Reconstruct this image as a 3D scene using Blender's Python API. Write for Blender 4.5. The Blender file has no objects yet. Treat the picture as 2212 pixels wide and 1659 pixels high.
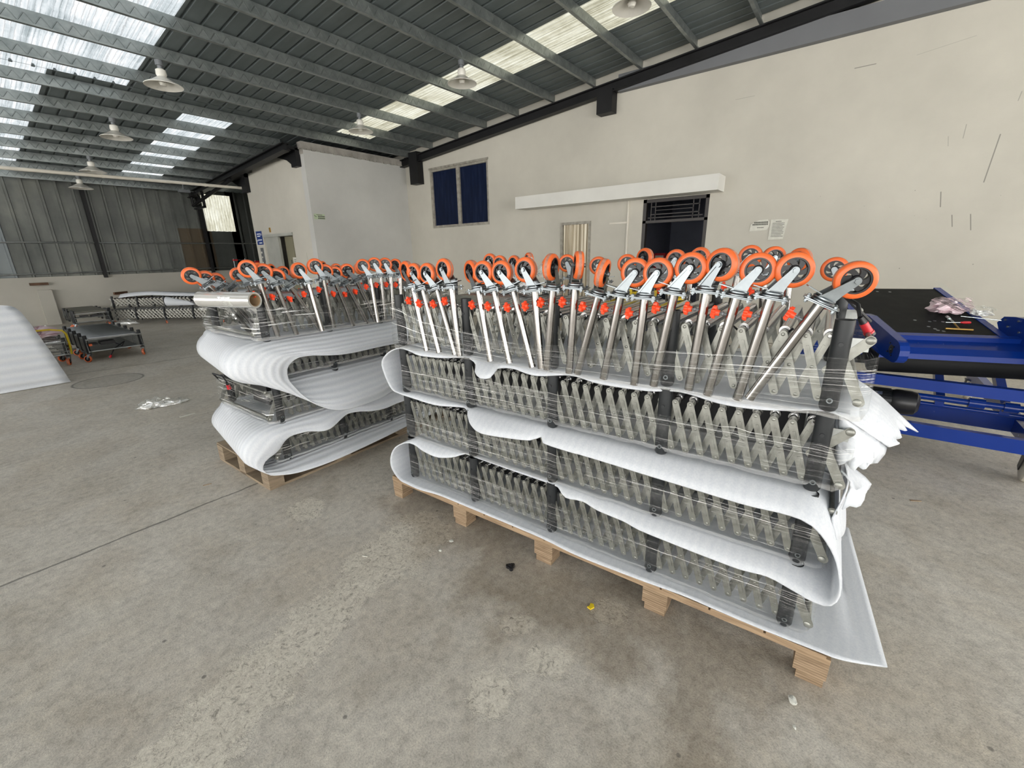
import bpy, bmesh, math, random
import numpy as np
from mathutils import Vector, Matrix
random.seed(7)
R = math.radians
S = bpy.context.scene
COL = S.collection

# ------------------------------------------------------------------ camera
FPX = 928.49
cam_d = bpy.data.cameras.new('camera'); cam = bpy.data.objects.new('camera', cam_d); COL.objects.link(cam)
cam_d.sensor_fit = 'HORIZONTAL'; cam_d.sensor_width = 36.0
cam_d.lens = 36.0*FPX/2212.0
cam_d.clip_start = 0.05; cam_d.clip_end = 200
CM = Matrix.Rotation(R(-51.911), 3, 'Z') @ Matrix.Rotation(R(73.156), 3, 'X') @ Matrix.Rotation(R(-1.1475), 3, 'Z')
cam.matrix_world = Matrix.Translation((0, 0, 1.5)) @ CM.to_4x4()
S.camera = cam

# ------------------------------------------------------------------ world, sun, exposure
S.view_settings.view_transform = 'Standard'; S.view_settings.look = 'None'
S.view_settings.gamma = 1.0; S.view_settings.use_curve_mapping = False
S.view_settings.exposure = 0.0
W = bpy.data.worlds.new('sky'); S.world = W; W.use_nodes = True
bg = W.node_tree.nodes['Background']
bg.inputs[0].default_value = (1.0, 0.985, 0.95, 1); bg.inputs[1].default_value = 6.9
S.cycles.max_bounces = 8; S.cycles.diffuse_bounces = 4; S.cycles.glossy_bounces = 4
S.cycles.transparent_max_bounces = 16; S.cycles.transmission_bounces = 4
S.cycles.sample_clamp_indirect = 6.0
SKYLIGHT = 1.08       # brightness of the lit roof panels

# ------------------------------------------------------------------ material helpers
MAT = {}
def nt(name):
    m = bpy.data.materials.new(name); m.use_nodes = True
    n = m.node_tree; n.nodes.clear()
    out = n.nodes.new('ShaderNodeOutputMaterial')
    return m, n, out
def nd(n, typ, **kw):
    x = n.nodes.new('ShaderNode'+typ)
    for k, v in kw.items():
        if k == 'inp':
            for a, b in v.items(): x.inputs[a].default_value = b
        else: setattr(x, k, v)
    return x
def lk(n, a, b): n.links.new(a, b)
def ramp(n, src, stops):
    r = nd(n, 'ValToRGB'); e = r.color_ramp.elements
    while len(e) > 1: e.remove(e[-1])
    for i, (p, c) in enumerate(stops):
        q = e[0] if i == 0 else e.new(p)
        q.position = p; q.color = (c[0], c[1], c[2], 1) if hasattr(c, '__len__') else (c, c, c, 1)
    lk(n, src, r.inputs[0]); return r
def mth(n, op, a, b=None, c=None, clamp=False):
    x = nd(n, 'Math', operation=op); x.use_clamp = clamp
    for i, v in enumerate((a, b, c)):
        if v is None: continue
        if isinstance(v, (int, float)): x.inputs[i].default_value = v
        else: lk(n, v, x.inputs[i])
    return x.outputs[0]
def mixc(n, f, a, b, typ='MIX'):
    x = nd(n, 'Mix', data_type='RGBA', blend_type=typ)
    if isinstance(f, (int, float)): x.inputs[0].default_value = f
    else: lk(n, f, x.inputs[0])
    for i, v in ((6, a), (7, b)):
        if isinstance(v, tuple): x.inputs[i].default_value = (v[0], v[1], v[2], 1)
        else: lk(n, v, x.inputs[i])
    return x.outputs[2]
def coords(n, kind='Object', scale=(1, 1, 1), rot=(0, 0, 0)):
    t = nd(n, 'TexCoord') if kind != 'Position' else nd(n, 'NewGeometry')
    mp = nd(n, 'Mapping'); mp.inputs['Scale'].default_value = scale; mp.inputs['Rotation'].default_value = rot
    lk(n, t.outputs[kind], mp.inputs[0]); return mp.outputs[0]
def noise(n, vec, scale, detail=4, rough=.55, dist=0):
    x = nd(n, 'TexNoise'); x.inputs['Scale'].default_value = scale; x.inputs['Detail'].default_value = detail
    x.inputs['Roughness'].default_value = rough; x.inputs['Distortion'].default_value = dist
    lk(n, vec, x.inputs['Vector']); return x.outputs['Fac']
def prin(n, out, col, rough=.5, metal=0., spec=.5, bump=None, bstr=.2, bdist=.01, coat=0, emit=None):
    p = nd(n, 'BsdfPrincipled')
    for k, v in (('Base Color', col), ('Roughness', rough), ('Metallic', metal)):
        if isinstance(v, tuple): p.inputs[k].default_value = (v[0], v[1], v[2], 1)
        elif isinstance(v, (int, float)): p.inputs[k].default_value = v
        else: lk(n, v, p.inputs[k])
    p.inputs['Specular IOR Level'].default_value = spec
    p.inputs['Coat Weight'].default_value = coat
    if bump is not None:
        b = nd(n, 'Bump'); b.inputs['Strength'].default_value = bstr; b.inputs['Distance'].default_value = bdist
        lk(n, bump, b.inputs['Height']); lk(n, b.outputs[0], p.inputs['Normal'])
    lk(n, p.outputs[0], out.inputs[0]); return p
def simple(name, col, rough=.5, metal=0., var=.12, vscale=6, spec=.5, coat=0, bstr=0.0, bscale=60):
    m, n, out = nt(name)
    v = coords(n, 'Object'); f = noise(n, v, vscale, 5)
    a = tuple(min(1, c*(1-var)) for c in col); b = tuple(min(1, c*(1+var)) for c in col)
    c = ramp(n, f, [(.3, a), (.7, b)]).outputs[0]
    rr = mth(n, 'MULTIPLY_ADD', f, .2, rough-.1, clamp=True)
    bm = noise(n, v, bscale, 3) if bstr else None
    prin(n, out, c, rr, metal, spec, bm, bstr, .004, coat)
    MAT[name] = m; return m

simple('zinc', (.36, .37, .36), .38, .85, .18, 14)
simple('zinc_flat', (.27, .27, .245), .4, .75, .28, 22)
simple('lattice_pale', (.42, .41, .37), .45, .25, .15, 12)
simple('zinc_bright', (.26, .285, .30), .34, .95, .15, 20)
simple('chrome', (.33, .315, .30), .2, 1.0, .05, 8)
simple('roller_steel', (.45, .45, .45), .22, 1.0, .08, 5)
simple('black_steel', (.016, .018, .02), .42, 0, .3, 10, .45)
simple('black_beam', (.008, .008, .009), .5, 0, .4, 3, .3)
simple('black_plastic', (.012, .012, .014), .35, 0, .2, 10)
simple('orange_tyre', (.72, .13, .025), .38, 0, .08, 30, .5)
simple('worn_tread', (.42, .20, .14), .75, 0, .3, 60, .3)
simple('knob_red', (.95, .075, .02), .38, 0, .05, 10)
simple('red_plastic', (.55, .02, .03), .35, 0, .1, 10)
simple('grey_metal', (.17, .18, .19), .5, .3, .1, 4)
simple('blue_paint', (.0025, .03, .235), .24, 0, .06, 4, .4, .0)
simple('dark_motor', (.012, .014, .016), .4, .2, .2, 10)
simple('grey_beam', (.15, .155, .165), .6, 0, .08, 2)
simple('pvc_white', (.62, .58, .5), .4, 0, .08, 3)
simple('white_enamel', (.66, .64, .58), .3, 0, .08, 8)
simple('paper', (.62, .61, .54), .7, 0, .06, 20)
simple('ink', (.14, .14, .12), .8, 0, .1, 20)
simple('sign_blue', (.02, .05, .22), .4, 0, .05, 10)
simple('sign_ink_white', (.7, .72, .75), .5, 0, .05, 10)
simple('sign_green', (.42, .50, .33), .5, 0, .05, 10)
simple('stone', (.55, .55, .5), .8, 0, .25, 60, .3, 0, .4, 90)
simple('yellow_paint', (.75, .55, .02), .45, 0, .1, 8)
simple('brass', (.55, .34, .1), .35, .8, .1, 20)
simple('cardboard', (.33, .22, .12), .8, 0, .15, 12)
simple('carton_brown', (.10, .05, .025), .7, 0, .3, 12)
simple('plaster_white', (.66, .65, .61), .75, 0, .05, 2)
simple('plaster_strip', (.30, .28, .25), .85, 0, .3, 5)
simple('lift_door', (.27, .25, .17), .45, .2, .08, 2)
simple('lift_jamb', (.42, .42, .38), .5, .2, .12, 3)
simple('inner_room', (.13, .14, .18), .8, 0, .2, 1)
simple('dark_frame', (.03, .026, .024), .4, .4, .2, 8)
simple('window_frame', (.30, .28, .24), .6, .2, .3, 12)
simple('grey_belt', (.14, .135, .11), .6, 0, .12, 12)
simple('black_belt', (.007, .0075, .008), .6, 0, .25, 10, .2)
simple('hinge_steel', (.6, .66, .66), .25, .9, .1, 20)
simple('tool_red', (.6, .02, .03), .3)

def mk_window_blue():
    m, n, out = nt('window_blue')
    v = coords(n, 'Object', (1, 9, 1.2)); f = noise(n, v, 1.6, 5)
    c = ramp(n, f, [(.25, (.002, .005, .018)), (.55, (.005, .011, .036)), (.85, (.018, .028, .06))]).outputs[0]
    prin(n, out, c, .3, 0, .15); MAT['window_blue'] = m
mk_window_blue()

def mk_shutter():
    m, n, out = nt('shutter')
    v = coords(n, 'Object', (1, 14, .3)); f = noise(n, v, 1.4, 4)
    c = ramp(n, f, [(.3, (.14, .11, .07)), (.5, (.42, .36, .26)), (.7, (.75, .70, .58))]).outputs[0]
    prin(n, out, c, .4, .4, .5); MAT['shutter'] = m
mk_shutter()

def mk_floor():
    m, n, out = nt('concrete_floor')
    P = nd(n, 'NewGeometry').outputs['Position']
    sp = nd(n, 'SeparateXYZ'); lk(n, P, sp.inputs[0]); X, Y = sp.outputs[0], sp.outputs[1]
    n1 = noise(n, P, .55, 5, .6); n2 = noise(n, P, 3.2, 8, .68, .8); n3 = noise(n, P, 26, 6, .7); n5 = noise(n, P, 160, 4, .7)
    base = ramp(n, n1, [(.3, (.47, .435, .375)), (.5, (.525, .49, .43)), (.72, (.58, .545, .485))]).outputs[0]
    base = mixc(n, .5, base, ramp(n, n2, [(.3, (.66, .63, .59)), (.5, (.98, .98, .98)), (.72, (1.18, 1.17, 1.15))]).outputs[0], 'MULTIPLY')
    base = mixc(n, .75, base, ramp(n, n3, [(.28, (.62, .61, .6)), (.5, (1, 1, 1)), (.75, (1.3, 1.29, 1.26))]).outputs[0], 'MULTIPLY')
    base = mixc(n, .8, base, ramp(n, n5, [(.3, (.62, .62, .62)), (.5, (1, 1, 1)), (.75, (1.25, 1.25, 1.25))]).outputs[0], 'MULTIPLY')
    n4 = noise(n, P, 1.7, 6, .65, .6)
    base = mixc(n, ramp(n, n4, [(.45, 0.), (.72, .75)]).outputs[0], base, mixc(n, 1.0, base, (.88, .83, .76), 'MULTIPLY'))
    # worn patches: capsules warped by noise
    def cap(x0, y0, x1, y1, r, soft=.45):
        dx, dy = x1-x0, y1-y0; L2 = max(dx*dx+dy*dy, 1e-6)
        t = mth(n, 'ADD', mth(n, 'MULTIPLY', mth(n, 'SUBTRACT', X, x0), dx/L2), mth(n, 'MULTIPLY', mth(n, 'SUBTRACT', Y, y0), dy/L2))
        t = mth(n, 'ADD', t, 0, clamp=True)
        ax = mth(n, 'SUBTRACT', mth(n, 'SUBTRACT', X, x0), mth(n, 'MULTIPLY', t, dx))
        ay = mth(n, 'SUBTRACT', mth(n, 'SUBTRACT', Y, y0), mth(n, 'MULTIPLY', t, dy))
        d = mth(n, 'SQRT', mth(n, 'ADD', mth(n, 'MULTIPLY', ax, ax), mth(n, 'MULTIPLY', ay, ay)))
        return mth(n, 'DIVIDE', mth(n, 'SUBTRACT', r, d), r)   # 1 centre .. 0 edge
    warp = mth(n, 'MULTIPLY', mth(n, 'SUBTRACT', noise(n, P, 7, 7, .75), .5), 2.6)
    wear = None
    for a in ((1.33, 1.72, 1.02, 1.66, .22), (1.02, 1.64, .66, 1.60, .12), (.66, 1.60, .05, 1.40, .17), (1.03, 2.47, 1.05, 2.49, .13),
              (.85, .785, .87, .80, .09), (1.06, .72, 1.10, .66, .075), (1.13, .9, 1.16, .86, .06), (1.43, .62, 1.45, .6, .08)):
        c = cap(*a); wear = c if wear is None else mth(n, 'MAXIMUM', wear, c)
    wm = ramp(n, mth(n, 'ADD', wear, warp), [(.05, 0.), (.3, 1.)]).outputs[0]
    pit = ramp(n, noise(n, P, 42, 6, .8, 1.2), [(.38, (.20, .18, .145)), (.45, (.58, .535, .45)), (.62, (.82, .77, .66))]).outputs[0]
    base = mixc(n, mth(n, 'MULTIPLY', wm, .68), base, pit)
    stain_shade = None  # brown stain plus shade along the near pallet, both painted into the colour
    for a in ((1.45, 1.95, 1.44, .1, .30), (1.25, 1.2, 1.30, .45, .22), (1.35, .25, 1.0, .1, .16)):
        c = cap(*a); stain_shade = c if stain_shade is None else mth(n, 'MAXIMUM', stain_shade, c)
    sm = ramp(n, mth(n, 'ADD', stain_shade, mth(n, 'MULTIPLY', mth(n, 'SUBTRACT', noise(n, P, 3.5, 6, .7), .5), 3.2)), [(.05, 0.), (.75, 1.)]).outputs[0]
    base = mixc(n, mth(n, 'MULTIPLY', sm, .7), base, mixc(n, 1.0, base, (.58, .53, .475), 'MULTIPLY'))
    # scattered small chips
    chips = ramp(n, noise(n, P, 9, 6, .8, 1.5), [(.69, 0.), (.74, 1.)]).outputs[0]
    base = mixc(n, mth(n, 'MULTIPLY', chips, .45), base, (.40, .38, .34))
    dots = nd(n, 'TexVoronoi'); dots.inputs['Scale'].default_value = 5.5; lk(n, P, dots.inputs['Vector'])
    dm = ramp(n, dots.outputs['Distance'], [(.035, 1.), (.055, 0.)]).outputs[0]
    base = mixc(n, mth(n, 'MULTIPLY', dm, .6), base, (.06, .058, .055))
    # control joint
    wob = mth(n, 'MULTIPLY', mth(n, 'SUBTRACT', noise(n, P, 5, 5), .5), .05)
    nx, ny = -.0216, .99977
    jd = mth(n, 'ABSOLUTE', mth(n, 'ADD', mth(n, 'ADD', mth(n, 'MULTIPLY', X, nx), mth(n, 'MULTIPLY', Y, ny)), mth(n, 'ADD', wob, -3.042)))
    jm = ramp(n, jd, [(.003, 1.), (.011, 0.)]).outputs[0]
    jm = mth(n, 'MULTIPLY', jm, mth(n, 'LESS_THAN', X, 1.25))
    # far joints
    jd2 = mth(n, 'ABSOLUTE', mth(n, 'ADD', mth(n, 'ADD', mth(n, 'MULTIPLY', X, .12), Y), mth(n, 'ADD', wob, -8.55)))
    jm2 = ramp(n, jd2, [(.012, 1.), (.03, 0.)]).outputs[0]
    base = mixc(n, mth(n, 'MULTIPLY', mth(n, 'MAXIMUM', jm, mth(n, 'MULTIPLY', jm2, .5)), .75), base, (.075, .07, .062))
    # round cast-in cover outline
    rx = mth(n, 'SUBTRACT', X, 1.03); ry = mth(n, 'SUBTRACT', Y, 7.57)
    rd = mth(n, 'SQRT', mth(n, 'ADD', mth(n, 'MULTIPLY', rx, rx), mth(n, 'MULTIPLY', ry, ry)))
    ring = ramp(n, mth(n, 'ABSOLUTE', mth(n, 'SUBTRACT', rd, .35)), [(.004, 1.), (.022, 0.)]).outputs[0]
    disc = mth(n, 'MULTIPLY', mth(n, 'LESS_THAN', rd, .35), .28)
    base = mixc(n, mth(n, 'MAXIMUM', mth(n, 'MULTIPLY', ring, .85), disc), base, (.13, .125, .11))
    hh = mth(n, 'ADD', mth(n, 'MULTIPLY', n3, .5), mth(n, 'ADD', mth(n, 'MULTIPLY', n5, .25), mth(n, 'MULTIPLY', mth(n, 'MULTIPLY', wm, noise(n, P, 45, 6, .8)), -1.2)))
    hh = mth(n, 'SUBTRACT', hh, mth(n, 'MULTIPLY', jm, .6))
    rr = mth(n, 'MULTIPLY_ADD', n2, -.25, .72)
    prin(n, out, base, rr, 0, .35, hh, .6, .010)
    MAT['concrete_floor'] = m
mk_floor()

def mk_wall(name, col, marks=False, soft=False):
    m, n, out = nt(name)
    P = nd(n, 'NewGeometry').outputs['Position']
    f = noise(n, P, .7, 5, .6); f2 = noise(n, P, 40, 5, .6)
    a = tuple(c*.88 for c in col); b = tuple(min(1, c*1.06) for c in col)
    c = ramp(n, f, [(.3, a), (.7, b)]).outputs[0]
    if marks:
        sp = nd(n, 'SeparateXYZ'); lk(n, P, sp.inputs[0])
        # scuffs and flecks low on the right
        vo = nd(n, 'TexVoronoi'); vo.inputs['Scale'].default_value = 9; lk(n, P, vo.inputs['Vector'])
        fl = ramp(n, vo.outputs['Distance'], [(.04, 1.), (.075, 0.)]).outputs[0]
        reg = mth(n, 'MULTIPLY', mth(n, 'LESS_THAN', sp.outputs[2], 2.25), mth(n, 'LESS_THAN', sp.outputs[1], 1.1))
        reg = mth(n, 'MULTIPLY', reg, ramp(n, noise(n, P, 2.2, 3), [(.45, 0.), (.6, 1.)]).outputs[0])
        c = mixc(n, mth(n, 'MULTIPLY', mth(n, 'MULTIPLY', fl, reg), .75), c, (.12, .11, .09))
        def streak(y0, z0, y1, z1, w, s=.8):
            dy, dz = y1-y0, z1-z0; L2 = dy*dy+dz*dz
            nonlocal c
            Y, Z = sp.outputs[1], sp.outputs[2]
            t = mth(n, 'ADD', mth(n, 'MULTIPLY', mth(n, 'SUBTRACT', Y, y0), dy/L2), mth(n, 'MULTIPLY', mth(n, 'SUBTRACT', Z, z0), dz/L2))
            tc = mth(n, 'ADD', t, 0, clamp=True)
            ay = mth(n, 'SUBTRACT', mth(n, 'SUBTRACT', Y, y0), mth(n, 'MULTIPLY', tc, dy))
            az = mth(n, 'SUBTRACT', mth(n, 'SUBTRACT', Z, z0), mth(n, 'MULTIPLY', tc, dz))
            d = mth(n, 'SQRT', mth(n, 'ADD', mth(n, 'MULTIPLY', ay, ay), mth(n, 'MULTIPLY', az, az)))
            k = ramp(n, mth(n, 'DIVIDE', d, w*.8), [(.3, s*.8), (1., 0.)]).outputs[0]
            c = mixc(n, k, c, (.07, .065, .06))
        for a_ in STREAKS: streak(*a_)
    bm = mth(n, 'ADD', f2, mth(n, 'MULTIPLY', f, 2))
    prin(n, out, c, .85, 0, .2, bm, .12, .01)
    MAT[name] = m
STREAKS = [(-1.10, 2.76, -1.07, 2.24, .010), (-1.18, 3.19, -1.17, 3.10, .008, .5), (-.78, 2.92, -.78, 2.77, .008, .5), (-.64, 2.81, -.66, 2.70, .007, .4), (-.70, 2.16, -.73, 1.98, .010),
           (-.86, 1.87, -.89, 1.73, .009), (-1.03, 1.87, -1.07, 1.68, .009), (.46, 3.80, .24, 3.80, .009), (1.91, 3.72, 1.65, 3.72, .007, .35), (-.16, 3.80, -.67, 3.87, .006, .3)]
mk_wall('wall_cream', (.545, .52, .455), marks=True)
mk_wall('wall_pale', (.53, .525, .50))
mk_wall('wall_low', (.44, .42, .37))

def mk_sheet():
    m, n, out = nt('wall_sheet')
    P = nd(n, 'NewGeometry').outputs['Position']
    sp = nd(n, 'SeparateXYZ'); lk(n, P, sp.inputs[0])
    f = noise(n, P, 1.1, 5, .6); v = coords(n, 'Position', (1.5, 1, .25)); g = noise(n, v, 3, 4)
    c = ramp(n, f, [(.3, (.085, .092, .086)), (.55, (.135, .142, .130)), (.75, (.19, .195, .17))]).outputs[0]
    c = mixc(n, .5, c, ramp(n, g, [(.35, (.6, .6, .6)), (.65, (1.2, 1.2, 1.15))]).outputs[0], 'MULTIPLY')
    # older brown sheets on the lower right, blue-grey sheet far left
    br = mth(n, 'MULTIPLY', mth(n, 'GREATER_THAN', sp.outputs[0], 4.62), mth(n, 'LESS_THAN', sp.outputs[2], 2.42))
    br = mth(n, 'MULTIPLY', br, mth(n, 'LESS_THAN', sp.outputs[0], 5.5))
    c = mixc(n, mth(n, 'MULTIPLY', br, .8), c, (.085, .055, .025))
    c = mixc(n, mth(n, 'MULTIPLY', mth(n, 'LESS_THAN', sp.outputs[0], 1.15), .6), c, (.22, .25, .27))
    c = mixc(n, mth(n, 'MULTIPLY', mth(n, 'GREATER_THAN', sp.outputs[0], 5.5), .6), c, (.05, .055, .052))
    prin(n, out, c, .45, .25, .5, f, .05, .01); MAT['wall_sheet'] = m
mk_sheet()

def mk_roof():
    m, n, out = nt('roof_sheet')
    P = nd(n, 'NewGeometry').outputs['Position']
    f = noise(n, P, .8, 6, .65); v = coords(n, 'Position', (4, .4, 1)); g = noise(n, v, 2, 4)
    c = ramp(n, f, [(.3, (.125, .148, .152)), (.6, (.165, .190, .195)), (.8, (.20, .225, .225))]).outputs[0]
    c = mixc(n, .45, c, ramp(n, g, [(.3, (.6, .62, .6)), (.7, (1.15, 1.15, 1.15))]).outputs[0], 'MULTIPLY')
    prin(n, out, c, .5, .1, .4); MAT['roof_sheet'] = m
    m, n, out = nt('skylight_panel')
    P = nd(n, 'NewGeometry').outputs['Position']
    f = noise(n, P, 2.0, 6, .7); v = coords(n, 'Position', (11, .25, 1)); g = noise(n, v, 3, 4, .6)
    k = mth(n, 'ADD', mth(n, 'MULTIPLY', f, .5), mth(n, 'MULTIPLY', g, .6))
    c = ramp(n, k, [(.40, (.42, .48, .50)), (.53, (.74, .80, .83)), (.66, (1., 1., 1.))]).outputs[0]
    sx = nd(n, 'SeparateXYZ'); lk(n, P, sx.inputs[0]); rg = ramp(n, mth(n, 'FRACT', mth(n, 'ADD', mth(n, 'MULTIPLY', sx.outputs[0], 21), mth(n, 'MULTIPLY', f, 1.2))), [(.0, .70), (.10, .72), (.2, 1.), (1., 1.)]).outputs[0]
    c = mixc(n, 1.0, c, rg, 'MULTIPLY')
    e = nd(n, 'Emission'); lk(n, c, e.inputs[0]); e.inputs[1].default_value = SKYLIGHT
    lk(n, e.outputs[0], out.inputs[0]); MAT['skylight_panel'] = m
    m, n, out = nt('skylight_cream')
    P = nd(n, 'NewGeometry').outputs['Position']
    f = noise(n, P, 1.6, 6, .7); v = coords(n, 'Position', (12, .25, 1)); g = noise(n, v, 3, 4, .6)
    k = mth(n, 'ADD', mth(n, 'MULTIPLY', f, .5), mth(n, 'MULTIPLY', g, .6))
    c = ramp(n, k, [(.40, (.40, .38, .27)), (.53, (.70, .68, .53)), (.66, (.95, .95, .82))]).outputs[0]
    sx = nd(n, 'SeparateXYZ'); lk(n, P, sx.inputs[0]); rg = ramp(n, mth(n, 'FRACT', mth(n, 'ADD', mth(n, 'MULTIPLY', sx.outputs[0], 14), mth(n, 'MULTIPLY', f, .5))), [(.0, .62), (.14, .68), (.26, 1.), (1., 1.)]).outputs[0]
    c = mixc(n, 1.0, c, rg, 'MULTIPLY')
    e = nd(n, 'Emission'); lk(n, c, e.inputs[0]); e.inputs[1].default_value = SKYLIGHT*.98
    lk(n, e.outputs[0], out.inputs[0]); MAT['skylight_cream'] = m
mk_roof()

def mk_purlin():
    m, n, out = nt('purlin_zinc')
    P = nd(n, 'NewGeometry').outputs['Position']
    ob = nd(n, 'TexCoord').outputs['Object']
    sp = nd(n, 'SeparateXYZ'); lk(n, ob, sp.inputs[0])
    fr = mth(n, 'FRACT', mth(n, 'MULTIPLY', sp.outputs[0], 7.5))
    zn = mth(n, 'DIVIDE', sp.outputs[2], .16)      # 0..1 height of web
    zig = mth(n, 'ABSOLUTE', mth(n, 'SUBTRACT', mth(n, 'MULTIPLY', fr, 2), 1))
    d = mth(n, 'ABSOLUTE', mth(n, 'SUBTRACT', mth(n, 'MULTIPLY_ADD', zig, .6, .2), zn))
    mk = ramp(n, d, [(.02, 1.), (.06, 0.)]).outputs[0]
    inz = mth(n, 'MULTIPLY', mth(n, 'GREATER_THAN', zn, .22), mth(n, 'LESS_THAN', zn, .78))
    mk = mth(n, 'MULTIPLY', mk, inz)
    f = noise(n, P, 9, 5)
    c = ramp(n, f, [(.3, (.215, .24, .235)), (.7, (.35, .375, .368))]).outputs[0]
    prin(n, out, c, .34, .75, .5, mk, .8, .012); MAT['purlin_zinc'] = m
mk_purlin()

def mk_foam(name='foam_sheet', freq=170, amp=.22, bst=.14, cv=.10, ax=0):
    m, n, out = nt(name)
    uv = nd(n, 'TexCoord').outputs['UV']
    sp = nd(n, 'SeparateXYZ'); lk(n, uv, sp.inputs[0])
    nn = noise(n, coords(n, 'UV', (1, 1, 1)), 2.5, 3)
    ph = mth(n, 'ADD', mth(n, 'MULTIPLY', sp.outputs[ax], freq), mth(n, 'MULTIPLY', nn, 3))
    st = mth(n, 'MULTIPLY_ADD', mth(n, 'SINE', ph), .5, .5)
    ph2 = mth(n, 'ADD', mth(n, 'MULTIPLY', sp.outputs[0], 61), mth(n, 'MULTIPLY', nn, 9))
    st2 = mth(n, 'MULTIPLY_ADD', mth(n, 'SINE', ph2), .5, .5)
    g = noise(n, nd(n, 'NewGeometry').outputs['Position'], 130, 4, .7)
    h = mth(n, 'ADD', mth(n, 'ADD', mth(n, 'MULTIPLY', st, amp), mth(n, 'MULTIPLY', st2, .05)), mth(n, 'MULTIPLY', g, .35))
    c = ramp(n, mth(n, 'MULTIPLY_ADD', st, cv, mth(n, 'MULTIPLY', g, 1-cv)), [(.2, (.66, .69, .74)), (.6, (.79, .81, .84)), (.85, (.86, .87, .89))]).outputs[0]
    p = prin(n, out, c, .55, 0, .35, h, bst, .004)
    tr = nd(n, 'BsdfTranslucent'); lk(n, c, tr.inputs[0])
    mx = nd(n, 'MixShader'); mx.inputs[0].default_value = .22
    lk(n, p.outputs[0], mx.inputs[1]); lk(n, tr.outputs[0], mx.inputs[2]); lk(n, mx.outputs[0], out.inputs[0])
    MAT[name] = m
mk_foam()
mk_foam('foam_fine', 138, 1.5, .5, .22, 1)
mk_foam('foam_ribbed', 62, 2.6, .6, .25)

def mk_film(name='stretch_film', dens=1.0, sx=.9, sz=210, col=(.75, .74, .72), dm=.3):
    m, n, out = nt(name)
    uv = coords(n, 'UV', (sx, sz, 1)); f = noise(n, uv, 1.0, 4, .65, .25)
    uv2 = coords(n, 'UV', (sx*.35, sz*.28, 1)); f2 = noise(n, uv2, 1.0, 3, .6)
    line = ramp(n, f, [(.56, .0), (.60, .5), (.66, 1.)]).outputs[0]
    soft = ramp(n, f2, [(.42, .01), (.75, .09)]).outputs[0]
    spv = nd(n, 'SeparateXYZ'); lk(n, nd(n, 'TexCoord').outputs['UV'], spv.inputs[0])
    hem = ramp(n, spv.outputs[1], [(.0, .40), (.014, .26), (.024, .0)]).outputs[0]
    fac = mth(n, 'MULTIPLY', mth(n, 'ADD', mth(n, 'ADD', mth(n, 'MULTIPLY', line, .60), soft), hem), dens, clamp=True)
    t = nd(n, 'BsdfTransparent'); t.inputs[0].default_value = (.97, .975, .97, 1)
    g = nd(n, 'BsdfGlossy'); g.inputs['Roughness'].default_value = .16; g.inputs[0].default_value = (.9, .9, .9, 1)
    d = nd(n, 'BsdfDiffuse'); d.inputs[0].default_value = (*col, 1)
    b = nd(n, 'Bump'); b.inputs['Strength'].default_value = .6; b.inputs['Distance'].default_value = .004
    lk(n, f, b.inputs['Height']); lk(n, b.outputs[0], g.inputs['Normal'])
    m1 = nd(n, 'MixShader'); m1.inputs[0].default_value = dm; lk(n, g.outputs[0], m1.inputs[1]); lk(n, d.outputs[0], m1.inputs[2])
    m2 = nd(n, 'MixShader'); lk(n, fac, m2.inputs[0]); lk(n, t.outputs[0], m2.inputs[1]); lk(n, m1.outputs[0], m2.inputs[2])
    lk(n, m2.outputs[0], out.inputs[0]); MAT[name] = m
mk_film()
mk_film('crinkled_film', 1.9, 3, 90)
mk_film('film_scrap', 3.0, 8, 8, (.8, .8, .78), .6)
mk_film('pink_bag', 6, 9, 30, (.80, .60, .65), .75)
simple('roll_film', (.60, .59, .56), .16, .45, .05, 8, .6, .5)

def mk_wood(name, c0, c1, lay=0):
    m, n, out = nt(name)
    v = coords(n, 'Object', (3, 3, 30)); f = noise(n, v, 2.2, 5, .6, .6)
    c = ramp(n, f, [(.3, c0), (.7, c1)]).outputs[0]
    if lay:
        sp = nd(n, 'SeparateXYZ'); lk(n, nd(n, 'NewGeometry').outputs['Position'], sp.inputs[0])
        s = mth(n, 'FRACT', mth(n, 'MULTIPLY', sp.outputs[2], lay))
        k = ramp(n, s, [(.0, .35), (.2, 1.), (.8, 1.), (1., .45)]).outputs[0]
        c = mixc(n, .8, c, k, 'MULTIPLY')
    prin(n, out, c, .75, 0, .25, f, .3, .004); MAT[name] = m
mk_wood('pine', (.21, .14, .085), (.42, .30, .19))
mk_wood('pine_grey', (.16, .12, .085), (.32, .25, .17))
mk_wood('plywood', (.20, .135, .08), (.40, .29, .19), 95)

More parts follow.
